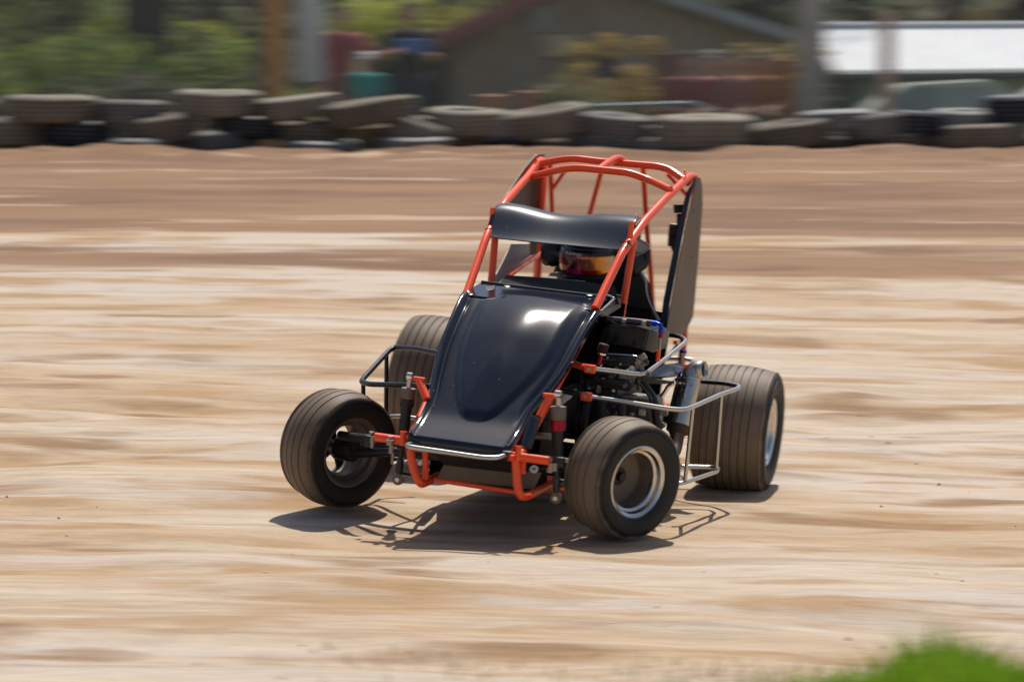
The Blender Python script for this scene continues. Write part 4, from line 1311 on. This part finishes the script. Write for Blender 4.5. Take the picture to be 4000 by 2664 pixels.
# ------------------------------------------------------------------ posts, boards, chain link fence
def post(name, px0, px1, row_top, row_bot, y, m, label, cat, zt=None):
    a_, b_ = W(px0, row_top, y), W(px1, row_top, y)
    g_ = gz((a_.x + b_.x) / 2, y) - .1
    zt = zt if zt else a_.z
    zb = g_ if row_bot is None else W(px0, row_bot, y).z
    o = box(name, ((a_.x + b_.x) / 2, y, (zt + zb) / 2), (abs(b_.x - a_.x), .14, zt - zb), m, None, .01)
    return tag(o, label, cat)
wood = mat('orange_stained_wood', (.66, .28, .06), .7, var=(.50, .28, .07), vscale=3, stretch=(1, 1, .2))
conc = mat('weathered_concrete', (.50, .45, .39), .85, var=(.38, .34, .29), vscale=4, bump=.3)
post('wooden_post', 1036, 1104, -400, None, 32.0, wood, 'orange-brown square wooden post left of the white board', 'post')
post('wooden_post', 3442, 3492, 44, None, 32.0, mat('faded_orange_wood', (.62, .36, .26), .7, var=(.68, .46, .36), vscale=3), 'short faded orange post in front of the white roofed building', 'post')
post('concrete_post', 3122, 3228, -400, None, 32.2, conc, 'thick grey concrete post between the pavilion and the white roofed building', 'post')
bd = post('notice_board', 1160, 1262, -60, 320, 32.1, mat('grey_white_board', (.68, .68, .67), .6, var=(.55, .53, .51), vscale=2), 'tall narrow grey-white board on a pole beside the wooden post', 'board')
pc = W(1210, 320, 32.1)
tube('pole', [Vector((0, .06, -1.3)), Vector((0, .06, -.4))], .03, 'dull', bd)
# chain link fence standing between the tyres and the spectators
fen = empty('chain_link_fence', (0, 31.2, .45))
tag(fen, 'thin wire chain link fence running behind the tyre barrier', 'fence')
bm = bmesh.new()
FX0, FX1, FZ0, FZ1 = -6.2, 6.2, .05, 2.6
def wire(bm, a, b, r=.0024):
    a, b = Vector(a), Vector(b)
    d = (b - a).normalized()
    n1 = d.cross(Vector((0, 1, 0))).normalized() * r
    n2 = Vector((0, 1, 0)) * r
    va = [bm.verts.new(a + q) for q in (n1, -n1 * .5 + n2, -n1 * .5 - n2)]
    vb = [bm.verts.new(b + q) for q in (n1, -n1 * .5 + n2, -n1 * .5 - n2)]
    for i in range(3): bm.faces.new((va[i], va[(i + 1) % 3], vb[(i + 1) % 3], vb[i]))
hgt = FZ1 - FZ0
x = FX0 - hgt
while x < FX1:
    xa, xb_ = x, x + hgt
    za, zb_ = FZ0, FZ1
    if xa < FX0: za += FX0 - xa; xa = FX0
    if xb_ > FX1: zb_ -= xb_ - FX1; xb_ = FX1
    if xb_ > xa:
        wire(bm, (xa, 0, za), (xb_, 0, zb_))
        wire(bm, (FX0 + FX1 - xa, .003, za), (FX0 + FX1 - xb_, .003, zb_))
    x += .065
galv = mat('galvanised_wire', (.40, .39, .36), .6, metal=.2)
wm = link('wire_mesh', clean(bm, 'wire_mesh'), galv, fen)
wm['kind'] = 'stuff'
for xp in (-6.15, 6.15):
    tube('fence_post', [(xp, .05, -.1), (xp, .05, 2.65)], .024, galv, fen, 10)
tube('top_rail', [(FX0, .02, 2.62), (FX1, .02, 2.62)], .02, galv, fen, 10)

# ------------------------------------------------------------------ buildings
def wall_planks(parent, x0, x1, z0, ztop, y, wd, m1, m2, name='plank', th=.03):
    xx_ = x0
    i = 0
    base = {}
    while xx_ < x1 - .01:
        w_ = min(wd, x1 - xx_)
        zt = ztop(xx_ + w_ / 2)
        key = round(zt - z0, 1), round(w_, 2)
        c_ = ((xx_ + w_ / 2), y + random.uniform(-.006, .006), z0 + (zt - z0) / 2)
        box(name, c_, (w_ - .012, th, zt - z0), m1 if i % 3 else m2, parent, .003)
        xx_ += w_
        i += 1
pav = empty('pavilion', (0, 44, 0))
tag(pav, 'dark brown boarded pavilion with a faded red roof edge behind the fence', 'building')
YP = 44.0
def WP(px, py, y=YP):
    p_ = W(px, py, y)
    return Vector((p_.x, p_.y - 44.0, p_.z))
grd = gz(0, 44)
gm1 = mat('weathered_boards', (.37, .27, .19), .8, var=(.44, .34, .25), vscale=3, stretch=(1, 1, .3))
gm2 = mat('greyer_boards', (.41, .33, .25), .8, var=(.32, .24, .17), vscale=3, stretch=(1, 1, .3))
le, ap, re_ = WP(1700, 165), WP(2290, -110), WP(3090, 150)
def ztop(x_):
    return (le.z + (ap.z - le.z) * (x_ - le.x) / (ap.x - le.x)) if x_ < ap.x else (ap.z + (re_.z - ap.z) * (x_ - ap.x) / (re_.x - ap.x))
wall_planks(pav, le.x + .15, re_.x - .1, grd - .1, lambda q: ztop(q) - .06, .3, .30, gm1, gm2)
red_roof = mat('faded_red_roof', (.40, .12, .12), .7, var=(.48, .19, .18), vscale=3)
grey_roof = mat('grey_roof_board', (.36, .35, .34), .7, var=(.45, .44, .42), vscale=3)
def slab(name, a_, b_, depth, th, m, parent):
    a_, b_ = Vector(a_), Vector(b_)
    bm_ = bmesh.new()
    plate_geo(bm_, [a_ + Vector((0, -.25, 0)), b_ + Vector((0, -.25, 0)), b_ + Vector((0, depth, 0)), a_ + Vector((0, depth, 0))], th)
    return link(name, clean(bm_, name), m, parent, smooth=False)
slab('roof', le + Vector((-.12, 0, -.06)), ap, 6, .20, red_roof, pav)
slab('roof', ap, re_ + Vector((.1, 0, 0)), 6, .16, grey_roof, pav)
for q in ((1770, 300), (2560, 3000)):
    pass
def panel(name, x0, y0, x1, y1, yw, m, parent, off=.26, th=.03, label=None):
    a_, b_ = W(x0, y0, yw), W(x1, y1, yw)
    o = box(name, ((a_.x + b_.x) / 2, off, (a_.z + b_.z) / 2), (abs(b_.x - a_.x), th, abs(a_.z - b_.z)), m, parent, .004, label=label)
    return o
panel('window', 2068, 26, 2146, 128, YP, mat('dusty_window', (.42, .42, .40), .5), pav, .25)
panel('window_frame', 2060, 18, 2154, 27, YP, grey_roof, pav, .24)
panel('sign', 2128, 136, 2262, 224, YP, mat('cream_sign_board', (.75, .56, .38), .7, var=(.68, .50, .33), vscale=2), pav, .22, label='cream sign board on the pavilion wall')
panel('doorway', 2330, 190, 2400, 480, YP, 'matt', pav, .27)

hall = empty('white_roofed_building', (0, 46, 0))
tag(hall, 'long low building with a bright white metal roof at the right edge', 'building')
YH = 46.0
whm = mat('white_roof_sheet', (.53, .55, .57), .6, var=(.58, .60, .61), vscale=1.5)
gw = mat('pale_green_wall', (.60, .66, .61), .7, var=(.68, .72, .68), vscale=2)
ea, eb = W(3262, 282, YH), W(4700, 268, YH)
ra, rb2 = W(3175, 118, YH + 3.4), W(4700, 112, YH + 3.4)
npan = 18
for i in range(npan):
    t0_, t1_ = i / npan, (i + 1) / npan - .0015
    pts = [ea.lerp(eb, t0_), ea.lerp(eb, t1_), ra.lerp(rb2, t1_), ra.lerp(rb2, t0_)]
    bm_ = bmesh.new()
    plate_geo(bm_, [p_ - Vector((0, 46, 0)) for p_ in pts], .04)
    link('roof_panel', clean(bm_, 'roof_panel'), whm, hall, smooth=False)
tube('ridge_cap', [ra - Vector((.1, 46, -.06)), rb2 - Vector((0, 46, -.06))], .06, whm, hall, 10)
tube('eave_gutter', [ea - Vector((0, 46.05, .07)), eb - Vector((0, 46.05, .07))], .07, mat('grey_green_gutter', (.16, .17, .14), .6), hall, 10)
gh = gz(5, 46)
box('wall', ((ea.x + .3 + eb.x) / 2, .9, (gh + ea.z) / 2), (eb.x - ea.x - .3, .15, ea.z - gh - .12), gw, hall, .01)
panel('doorway', 3300, 300, 3390, 560, YH, mat('blue_grey_door', (.22, .25, .27), .6), hall, .80)
panel('window', 3560, 330, 3640, 400, YH, 'matt', hall, .80)

# parked cars under the white roofed building
def parked_car(px, row_top, y, paint, label):
    p_ = W(px, row_top, y)
    g_ = gz(p_.x, y)
    hh = 1.42
    root = empty('parked_car', (p_.x, y, g_))
    tag(root, label, 'car')
    bm_ = bmesh.new()
    sil = [(-2.1, .35), (-2.15, .62), (-2.0, .80), (-1.15, .92), (-.60, 1.36), (.55, 1.42), (1.25, .98), (1.95, .92), (2.1, .62), (2.05, .35)]
    A_, B_ = [], []
    for x_, z_ in sil:
        k_ = .80 if z_ < 1.0 else .62
        A_.append(bm_.verts.new((x_, -k_, z_)))
        B_.append(bm_.verts.new((x_, k_, z_)))
    bm_.faces.new(A_)
    bm_.faces.new(B_[::-1])
    for i in range(len(sil)):
        j = (i + 1) % len(sil)
        bm_.faces.new((A_[i], B_[i], B_[j], A_[j]))
    bmesh.ops.bevel(bm_, geom=list(bm_.edges), offset=.05, segments=2, affect='EDGES')
    link('body', clean(bm_, 'body'), paint, root, autos=30)
    gl = mat('car_glass', (.22, .25, .22), .6, spec=.2)
    for x0, x1 in ((-.85, -.08), (.02, .85)):
        bm2 = bmesh.new()
        plate_geo(bm2, [(x0, -.80, .98), (x1, -.80, .98), (min(x1, .52), -.655, 1.33), (max(x0, -.52), -.655, 1.33)], .02)
        link('window', clean(bm2, 'window'), gl, root, smooth=False)
    for x_ in (-1.35, 1.35):
        for s in (-1, 1):
            o = lathe('wheel', [(.02, -.1), (.20, -.1), (.30, -.09), (.32, -.05), (.32, .05), (.30, .09), (.20, .1), (.02, .1)], black_t, root, 28)
            o.location = (x_, s * .74, .32)
    for s in (-1, 1):
        box('headlight', (-2.09, s * .6, .66), (.05, .26, .12), 'chrome', root, .01)
    return root
parked_car(3690, 330, 40.0, mat('grey_green_paint', (.33, .36, .30), .7, spec=.2), 'grey-green car parked behind the barrier left of the silver one')
pc2 = parked_car(4330, 300, 38.5, mat('silver_paint', (.50, .52, .47), .7, spec=.2), 'silver car parked at the right edge behind the barrier')

# orange bins and trailer bar in front of the pavilion
for (px0, r0, px1, r1, m_, lab) in ((1872, 372, 1968, 560, (.60, .26, .10), 'orange bin on the left of the pair before the pavilion'),
                                   (2022, 358, 2122, 560, (.52, .19, .12), 'darker red-orange bin on the right of the pair before the pavilion')):
    a_, b_ = W(px0, r0, 35.5), W(px1, r1, 35.5)
    gg = gz(a_.x, 35.5)
    root = box('bin', ((a_.x + b_.x) / 2, 35.5, (a_.z + gg) / 2), (b_.x - a_.x, .28, a_.z - gg), mat('orange_plastic', m_, .6, dust=.1), None, .02)
    tag(root, lab, 'bin', 'orange bins before the pavilion')
    box('lid', (0, 0, (a_.z - gg) / 2 + .015), (b_.x - a_.x + .03, .31, .03), mat('bin_lid', tuple(q * .8 for q in m_), .6), root, .008)
for (px0, r0, px1, r1, y_, c_, lab) in ((2905, 235, 3095, 560, 37.0, (.42, .17, .07), 'rust-orange sheet leaning upright left of the concrete post'),
                                       (2560, 210, 2640, 560, 37.5, (.30, .12, .08), 'narrow brown-red locker left of the seated spectators')):
    a_, b_ = W(px0, r0, y_), W(px1, r1, y_)
    gg = gz(a_.x, y_)
    o = box('locker', ((a_.x + b_.x) / 2, y_, (a_.z + gg) / 2), (b_.x - a_.x, .12, a_.z - gg), mat('rusty_sheet', c_, .7, var=tuple(q * .7 for q in c_), vscale=3), None, .01)
    tag(o, lab, 'locker')
a_, b_ = W(2240, 417, 30.4), W(2700, 402, 30.4)
bar = tube('blue_pipe', [a_, b_, b_ + Vector((.3, 1.2, -.1))], .014, mat('pale_blue_pipe', (.28, .42, .48), .35), None, 10)
tag(bar, 'pale blue pipe lying on top of the tyres right of the middle', 'pipe')

# ------------------------------------------------------------------ spectators
def person(px, y, height, shirt, trousers, hair, label, facing=math.pi, pose='stand', arm=None, cap=None, sleeves=True):
    p_ = W(px, 400, y)
    g_ = gz(p_.x, y)
    root = empty('person', (p_.x, y, g_), facing)      # local +y is forward
    tag(root, label, 'person')
    s = height / 1.75
    sit = pose == 'sit'
    hip = Vector((0, 0, .50 if sit else .93)) * s
    def v(x_, y_, z_): return Vector((x_, y_, z_)) * s
    up = hip.z / s
    ch = v(0, 0, up + .38)
    nk = v(0, .01, up + .52)
    hd = v(0, .03, up + .68)
    body = [(hip, .13 * s, ch, .14 * s), (v(-.13, 0, up + .46), .06 * s, v(.13, 0, up + .46), .06 * s), (ch, .12 * s, nk, .06 * s), (nk, .052 * s, hd, .055 * s),
            (hd + v(0, 0, .03), .088 * s, hd + v(0, .025, -.03), .070 * s), (hd + v(0, .095, 0), .014 * s, hd + v(0, .105, -.02), .017 * s),
            (hd + v(.085, .0, 0), .018 * s, hd + v(.085, 0, -.03), .014 * s), (hd + v(-.085, .0, 0), .018 * s, hd + v(-.085, 0, -.03), .014 * s),
            (hd + v(-.02, .088, -.055), .010 * s, hd + v(.02, .088, -.055), .010 * s)]
    arms, shirt_c, tr_c = [], [], []
    for k in (-1, 1):
        sh_ = v(k * .19, 0, up + .45)
        if arm and arm.get(k):
            el, ha = (v(*q) for q in arm[k])
        else:
            el, ha = v(k * .25, -.02, up + .17), v(k * .25, .12, up - .06)
            if sit: el, ha = v(k * .24, .05, up + .18), v(k * .12, .30, up + .12)
        arms += [(sh_, .055 * s, el, .042 * s), (el, .040 * s, ha, .028 * s)]
        d_ = (ha - el).normalized()
        side = d_.cross(Vector((0, 1, 0.2))).normalized()
        palm = ha + d_ * .05 * s
        arms.append((ha, .030 * s, palm, .036 * s))
        for f in range(4):
            b_ = palm + side * (-.027 + .018 * f) * s + d_ * .02 * s
            L_ = (.055, .07, .065, .05)[f] * s
            arms += [(b_, .011 * s, b_ + d_ * L_ + Vector((0, .02, -.01)) * s, .009 * s)]
        arms.append((ha + side * -.03 * s, .013 * s, palm + side * -.062 * s + d_ * .01 * s, .011 * s))
        mid_ = sh_.lerp(el, .75)
        shirt_c += [(sh_, .066 * s, mid_, .058 * s)]
        hpj = hip + v(k * .09, 0, -.02)
        if sit: kn, an = v(k * .12, .45, up + .02), v(k * .12, .43, .08)
        else: kn, an = v(k * .11, .02, .50), v(k * .12, -.01, .08)
        body += [(hpj, .10 * s, kn, .060 * s), (kn, .058 * s, an, .038 * s), (an + v(0, 0, -.035), .038 * s, an + v(0, .15, -.045), .032 * s)]
        tr_c += [(hpj, .108 * s, kn, .072 * s), (kn, .070 * s, an, .060 * s)]
    blob('body', body + arms, 'skin', root, .014 * s, 2)
    shirt_c += [(hip + v(0, 0, .02), .145 * s, ch, .155 * s), (v(-.14, 0, up + .45), .070 * s, v(.14, 0, up + .45), .070 * s), (ch, .13 * s, nk + v(0, 0, -.05), .085 * s)]
    blob('shirt', shirt_c, mat('shirt_cloth', shirt, .85, var=tuple(q * .8 for q in shirt), vscale=6, bump=.3, bscale=20), root, .016 * s, 2)
    tr_c += [(hip + v(-.03, 0, -.02), .135 * s, hip + v(.03, 0, -.02), .135 * s)]
    blob('trousers', tr_c, mat('trouser_cloth', trousers, .85, bump=.3, bscale=20), root, .016 * s, 2)
    for k in (-1, 1):
        kn = v(k * .12, .43, .08) if sit else v(k * .12, -.01, .08)
        blob('shoe', [(kn + v(0, -.02, -.035), .045 * s, kn + v(0, .16, -.045), .040 * s)], 'matt', root, .012 * s, 2)
    if cap: 
        c_ = blob('cap', [(hd + v(0, -.01, .055), .100 * s, hd + v(0, .0, .06), .098 * s), (hd + v(-.05, .10, .055), .014 * s, hd + v(.05, .10, .055), .014 * s), (hd + v(0, .10, .055), .02 * s, hd + v(0, .14, .045), .02 * s)], mat('cap_cloth', cap, .8), root, .010 * s, 1)
    else:
        blob('hair', [(hd + v(0, -.02, .05), .097 * s, hd + v(0, -.035, -.02), .085 * s)], mat('hair', hair, .8), root, .012 * s, 2)
    return root
person(1335, 33.6, 1.80, (.34, .07, .07), (.28, .10, .06), (.10, .04, .02), 'standing spectator in maroon shirt with one forearm held out, left of the others',
       arm={-1: ((-.30, .10, 1.20), (-.55, .26, 1.24)), 1: None})
person(1432, 33.0, 1.28, (.05, .33, .31), (.05, .32, .30), (.1, .06, .03), 'small spectator in teal clothes and a white cap', cap=(.62, .60, .60))
bxp = person(1600, 33.8, 1.84, (.035, .028, .03), (.05, .055, .075), (.09, .05, .03), 'standing spectator in dark clothes holding a blue box',
             arm={-1: ((-.26, .12, 1.16), (-.13, .30, 1.22)), 1: ((.26, .12, 1.16), (.13, .30, 1.22))})
p_ = W(1610, 184, 33.45)
bb_ = box('blue_box', p_, (.34, .20, .165), mat('blue_plastic', (.045, .17, .42), .45), None, .012)
tag(bb_, 'blue box with pale bands held by the spectator in dark clothes', 'box')
for zz in (-.07, .03, .075): box('box_band', (0, -.1005, zz), (.342, .003, .010), mat('pale_band', (.35, .32, .18), .6), bb_, 0)
seats = [(2690, 35.2, (.34, .10, .075), (.30, .22, .20), 'seated spectator in a red shirt, left of the seated group', None),
         (2780, 36.0, (.20, .05, .04), (.10, .08, .09), 'seated spectator in a dark red shirt, middle of the seated group', (.3, .25, .2)),
         (2850, 35.0, (.36, .14, .11), (.33, .25, .23), 'seated spectator in a salmon shirt, right of the seated group', None),
         (2960, 36.4, (.30, .12, .03), (.10, .09, .06), 'seated spectator in an orange-brown shirt nearest the concrete post', (.12, .10, .08))]
bench = empty('bench', (W(2830, 400, 35.5).x, 35.55, gz(2.4, 35.5)))
tag(bench, 'long grey bench under the seated spectators in red shirts', 'bench')
box('seat', (0, 0, .40), (1.9, .9, .05), grey_roof, bench, .008)
for x_ in (-.8, .8):
    for y_ in (-.35, .35): box('leg', (x_, y_, .19), (.07, .07, .38), grey_roof, bench, .005)
for px, y_, sh_, tr_, lab, cp in seats:
    person(px, y_, 1.72, sh_, tr_, (.06, .03, .02), lab, pose='sit', cap=cp)

# ------------------------------------------------------------------ trees and undergrowth
def leaf_cloud(name, centres, n, size, m, parent, seed, squash=.8):
    rr_ = np.random.RandomState(seed)
    cs = np.array([c[0] for c in centres])
    rs = np.array([c[1] for c in centres])
    idx = rr_.randint(0, len(cs), n)
    d = rr_.normal(size=(n, 3))
    d /= np.linalg.norm(d, axis=1)[:, None]
    rad = rr_.uniform(.45, 1.05, n) ** .6
    pos = cs[idx] + d * (rs[idx] * rad)[:, None] * np.array([1, 1, squash])
    a = rr_.normal(size=(n, 3))
    a /= np.linalg.norm(a, axis=1)[:, None]
    b = np.cross(a, rr_.normal(size=(n, 3)))
    b /= np.linalg.norm(b, axis=1)[:, None]
    sz = (size * rr_.uniform(.6, 1.4, n))[:, None]
    v_ = np.stack([pos - a * sz, pos - b * sz * .5, pos + a * sz, pos + b * sz * .5], 1).reshape(-1, 3)
    me_ = bpy.data.meshes.new(name)
    me_.vertices.add(len(v_))
    me_.vertices.foreach_set('co', v_.astype(np.float32).ravel())
    me_.loops.add(n * 4)
    me_.loops.foreach_set('vertex_index', np.arange(n * 4, dtype=np.int32))
    me_.polygons.add(n)
    me_.polygons.foreach_set('loop_start', np.arange(0, n * 4, 4, dtype=np.int32))
    me_.update()
    return link(name, me_, m, parent, smooth=False)
def translucent(m, f=.45):
    t = m.node_tree
    b = t.nodes['Principled BSDF']
    tr_ = t.nodes.new('ShaderNodeBsdfTranslucent')
    if b.inputs['Base Color'].links: t.links.new(b.inputs['Base Color'].links[0].from_socket, tr_.inputs[0])
    mx_ = t.nodes.new('ShaderNodeMixShader')
    mx_.inputs[0].default_value = f
    t.links.new(b.outputs[0], mx_.inputs[1])
    t.links.new(tr_.outputs[0], mx_.inputs[2])
    t.links.new(mx_.outputs[0], t.nodes['Material Output'].inputs[0])
    return m
def leaf_mat(name, c1, c2):
    k = 2.6
    return translucent(mat(name, tuple(q * k for q in c1), .6, var=tuple(q * k for q in c2), vscale=1.2))
leaf = [leaf_mat('olive_leaves', (.055, .058, .028), (.085, .090, .038)), leaf_mat('fresh_green_leaves', (.095, .125, .028), (.14, .165, .035)),
        leaf_mat('yellow_green_leaves', (.18, .19, .030), (.14, .16, .035)), leaf_mat('dull_leaves', (.075, .070, .050), (.10, .095, .062)),
        leaf_mat('autumn_leaves', (.15, .10, .035), (.16, .13, .04))]
bark = mat('dark_bark', (.040, .035, .027), .9, var=(.065, .055, .042), vscale=6, stretch=(1, 1, .3), bump=.5)
def tree(px, y, h_, tr, mi, label, seed, low=True, gap=.0):
    p_ = W(px, 300, y)
    g_ = gz(p_.x, y)
    rr_ = random.Random(seed)
    root = empty('tree', (p_.x, y, g_))
    tag(root, label, 'tree', 'trees behind the fence')
    bm_ = bmesh.new()
    tube_geo(bm_, [(0, 0, -.2), (.05, 0, h_ * .3), (rr_.uniform(-.15, .15), 0, h_ * .6), (rr_.uniform(-.3, .3), 0, h_ * .9)], (tr, tr * .35), 12, .3)
    cents = []
    for k in range(9):
        a = rr_.uniform(0, 6.28)
        z0 = h_ * rr_.uniform(.28, .7)
        L_ = h_ * rr_.uniform(.18, .30)
        e_ = (L_ * math.cos(a), L_ * math.sin(a), z0 + L_ * .55)
        tube_geo(bm_, [(0, 0, z0), (e_[0] * .5, e_[1] * .5, z0 + L_ * .2), e_], (tr * .35, tr * .08), 7, .2)
        cents.append((e_, h_ * rr_.uniform(.10, .16)))
    cents += [((0, 0, h_ * .85), h_ * .17), ((.3, .2, h_ * .7), h_ * .18)]
    if low:
        for k in range(7):
            cents.append(((rr_.uniform(-1, 1) * 1.3, rr_.uniform(-.6, .6), rr_.uniform(.7, 2.6)), rr_.uniform(.25, .5)))
    link('trunk', clean(bm_, 'trunk'), bark, root)
    leaf_cloud('crown', cents, 5200, .055, leaf[mi], root, seed)
    return root
tree(560, 37.5, 7.5, .30, 0, 'tree with the thick dark trunk left of the orange post', 1)
tree(150, 43, 8.0, .16, 3, 'slim trunked tree at the left edge behind the fence', 2)
tree(330, 41, 7.0, .12, 1, 'bright leafed young tree left of the thick trunk', 3)
tree(820, 42, 8.0, .14, 3, 'dull leafed tree between the thick trunk and the orange post', 4)
tree(1480, 46, 7.0, .15, 2, 'yellow-green tree behind the standing spectators', 5)
tree(1720, 50, 7.5, .16, 1, 'green tree above the red roof edge of the pavilion', 6)
tree(3340, 55, 8.5, .2, 0, 'dark tree behind the left end of the white roof', 7)
tree(3700, 56, 8.0, .2, 4, 'autumn tinted tree behind the middle of the white roof', 8)
tree(3950, 57, 8.0, .2, 3, 'tree behind the right end of the white roof', 9)
tree(2960, 52, 8.0, .2, 0, 'dark tree behind the pavilion by the concrete post', 10)
tree(-250, 40, 8.0, .2, 0, 'dark tree beyond the left picture edge', 12)
def bush(px, row, y, rx, rz, mi, label, seed, n=2600):
    p_ = W(px, row, y)
    g_ = gz(p_.x, y)
    rr_ = random.Random(seed)
    root = empty('bush', (p_.x, y, g_))
    tag(root, label, 'bush', 'bushes behind the fence')
    zc = max(.25, p_.z - g_)
    cents = [((rr_.uniform(-1.5, 1.5) * rx, rr_.uniform(-.5, .5), zc + rr_.uniform(-1.2, 1.1) * rz), rr_.uniform(.12, .42)) for k in range(13)]
    bm_ = bmesh.new()
    for c_, r_ in cents:
        tube_geo(bm_, [(c_[0] * .15, 0, -.05), (c_[0] * .6, c_[1] * .5, c_[2] * .5), c_], (.018, .006), 6, .1)
    link('stem', clean(bm_, 'stem'), bark, root)
    leaf_cloud('foliage', cents, int(n * .8), .042, leaf[mi], root, seed)
    return root
bush(120, 330, 35.0, .55, .25, 1, 'bright green bush at the left edge above the tyres', 21)
bush(330, 300, 36.0, .45, .30, 1, 'bright green bush against the thick dark trunk, on its left', 22)
bush(680, 290, 35.5, .45, .30, 1, 'green bush right of the thick dark trunk', 23)
bush(760, 250, 38.0, .35, .30, 2, 'yellow-green bush between thick trunk and orange post', 24)
bush(250, 160, 39.0, .6, .3, 2, 'tall yellow-green bush left of the thick trunk', 25)
bush(920, 330, 36.0, .35, .35, 3, 'olive bush just left of the orange post', 26)
bush(40, 250, 38.0, .5, .5, 0, 'dark olive bush at the far left edge', 27)
bush(2380, 240, 38.0, .35, .55, 4, 'tall yellow-brown bush before the right half of the pavilion', 28, 3200)
bush(2220, 420, 36.0, .22, .12, 0, 'dark green bush right of the orange bins', 31)
bush(3060, 330, 38.0, .25, .35, 4, 'orange-brown bush left of the concrete post', 32)
bush(480, 390, 34.0, .5, .12, 3, 'low olive undergrowth bush under the thick trunk', 33)
bush(1490, 120, 41, .35, .3, 2, 'yellow-green bush behind the spectator holding the blue box', 34)
# the far wood reads as one mass
rr_ = random.Random(5)
cents = []
for i in range(170):
    x_ = rr_.uniform(-26, 26)
    y_ = rr_.uniform(60, 72)
    cents.append(((x_, y_, gz(x_, y_) + rr_.uniform(.2, 7)), rr_.uniform(.8, 1.8)))
fwd = leaf_cloud('far_wood', cents, 42000, .20, leaf[3], None, 77)
tag(fwd, 'far wood of dull olive trees closing the background', 'wood', kind='stuff')
cents = []
for i in range(60):
    x_ = rr_.uniform(-24, 24)
    y_ = rr_.uniform(58, 61)
    cents.append(((x_, y_, gz(x_, y_) + rr_.uniform(.2, 3.0)), rr_.uniform(.4, .9)))
fw2 = leaf_cloud('undergrowth', cents, 16000, .10, leaf[0], None, 78)
tag(fw2, 'dark undergrowth along the edge of the far wood', 'undergrowth', kind='stuff')

# ------------------------------------------------------------------ grass in the near right corner
rs = np.random.RandomState(4)
def grass(name, n, xr, yr, hf, m, label, dens):
    vs_, fs_ = [], []
    k = 0
    c = 0
    while c < n:
        x_, y_ = rs.uniform(*xr), rs.uniform(*yr)
        if rs.rand() > dens(x_, y_): continue
        c += 1
        h_ = hf(x_, y_) * rs.uniform(.45, 1.15)
        a = rs.uniform(0, 6.28)
        le_ = rs.uniform(.1, .6) * h_
        dx, dy = math.cos(a) * le_, math.sin(a) * le_
        a2 = rs.uniform(0, 3.14)
        w_ = rs.uniform(.0018, .0038)
        wx, wy = math.cos(a2) * w_, math.sin(a2) * w_
        z_ = -.01
        vs_ += [(x_ - wx, y_ - wy, z_), (x_ + wx, y_ + wy, z_), (x_ + dx * .35 + wx * .8, y_ + dy * .35 + wy * .8, z_ + h_ * .6), (x_ + dx * .35 - wx * .8, y_ + dy * .35 - wy * .8, z_ + h_ * .6), (x_ + dx, y_ + dy, z_ + h_ * .98)]
        fs_ += [(k, k + 1, k + 2, k + 3), (k + 3, k + 2, k + 4)]
        k += 5
    va = np.array(vs_)
    root = va.reshape(-1, 5, 3)
    zz = ground_z(root[:, 0, 0], root[:, 0, 1])
    root[:, :, 2] += zz[:, None]
    o = link(name, pydata(name, root.reshape(-1, 3), fs_), m)
    return tag(o, label, 'grass', kind='stuff')
gm = mat('green_grass', (.17, .34, .010), .5, var=(.28, .42, .03), vscale=5)
sm_ = mat('straw_grass', (.40, .35, .19), .7, var=(.28, .26, .12), vscale=6)
gm.node_tree.nodes['Principled BSDF'].inputs['Specular IOR Level'].default_value = .3
translucent(gm, .5)
translucent(sm_, .4)
def dn(x_, y_):
    e = math.exp(-(((x_ - 1.40) / .62) ** 2))
    return max(0.0, min(1.0, e * (1 - ss(8.15, 8.75, y_)) * 1.4))
grass('green_grass', 24000, (.40, 1.9), (7.6, 8.75), lambda x_, y_: .05 + .10 * math.exp(-((x_ - 1.19) / .14) ** 2) + .105 * math.exp(-((x_ - 1.30) / .52) ** 2), gm, 'bright green grass growing in the near right corner', dn)
grass('dry_grass', 4200, (-.6, 1.9), (7.8, 9.0), lambda x_, y_: .03 + .03 * rs.rand(), sm_, 'sparse straw coloured grass along the near track edge', lambda x_, y_: ss(.0, 1.2, x_) * .8 * (1 - ss(8.4, 9.0, y_)) + .05)
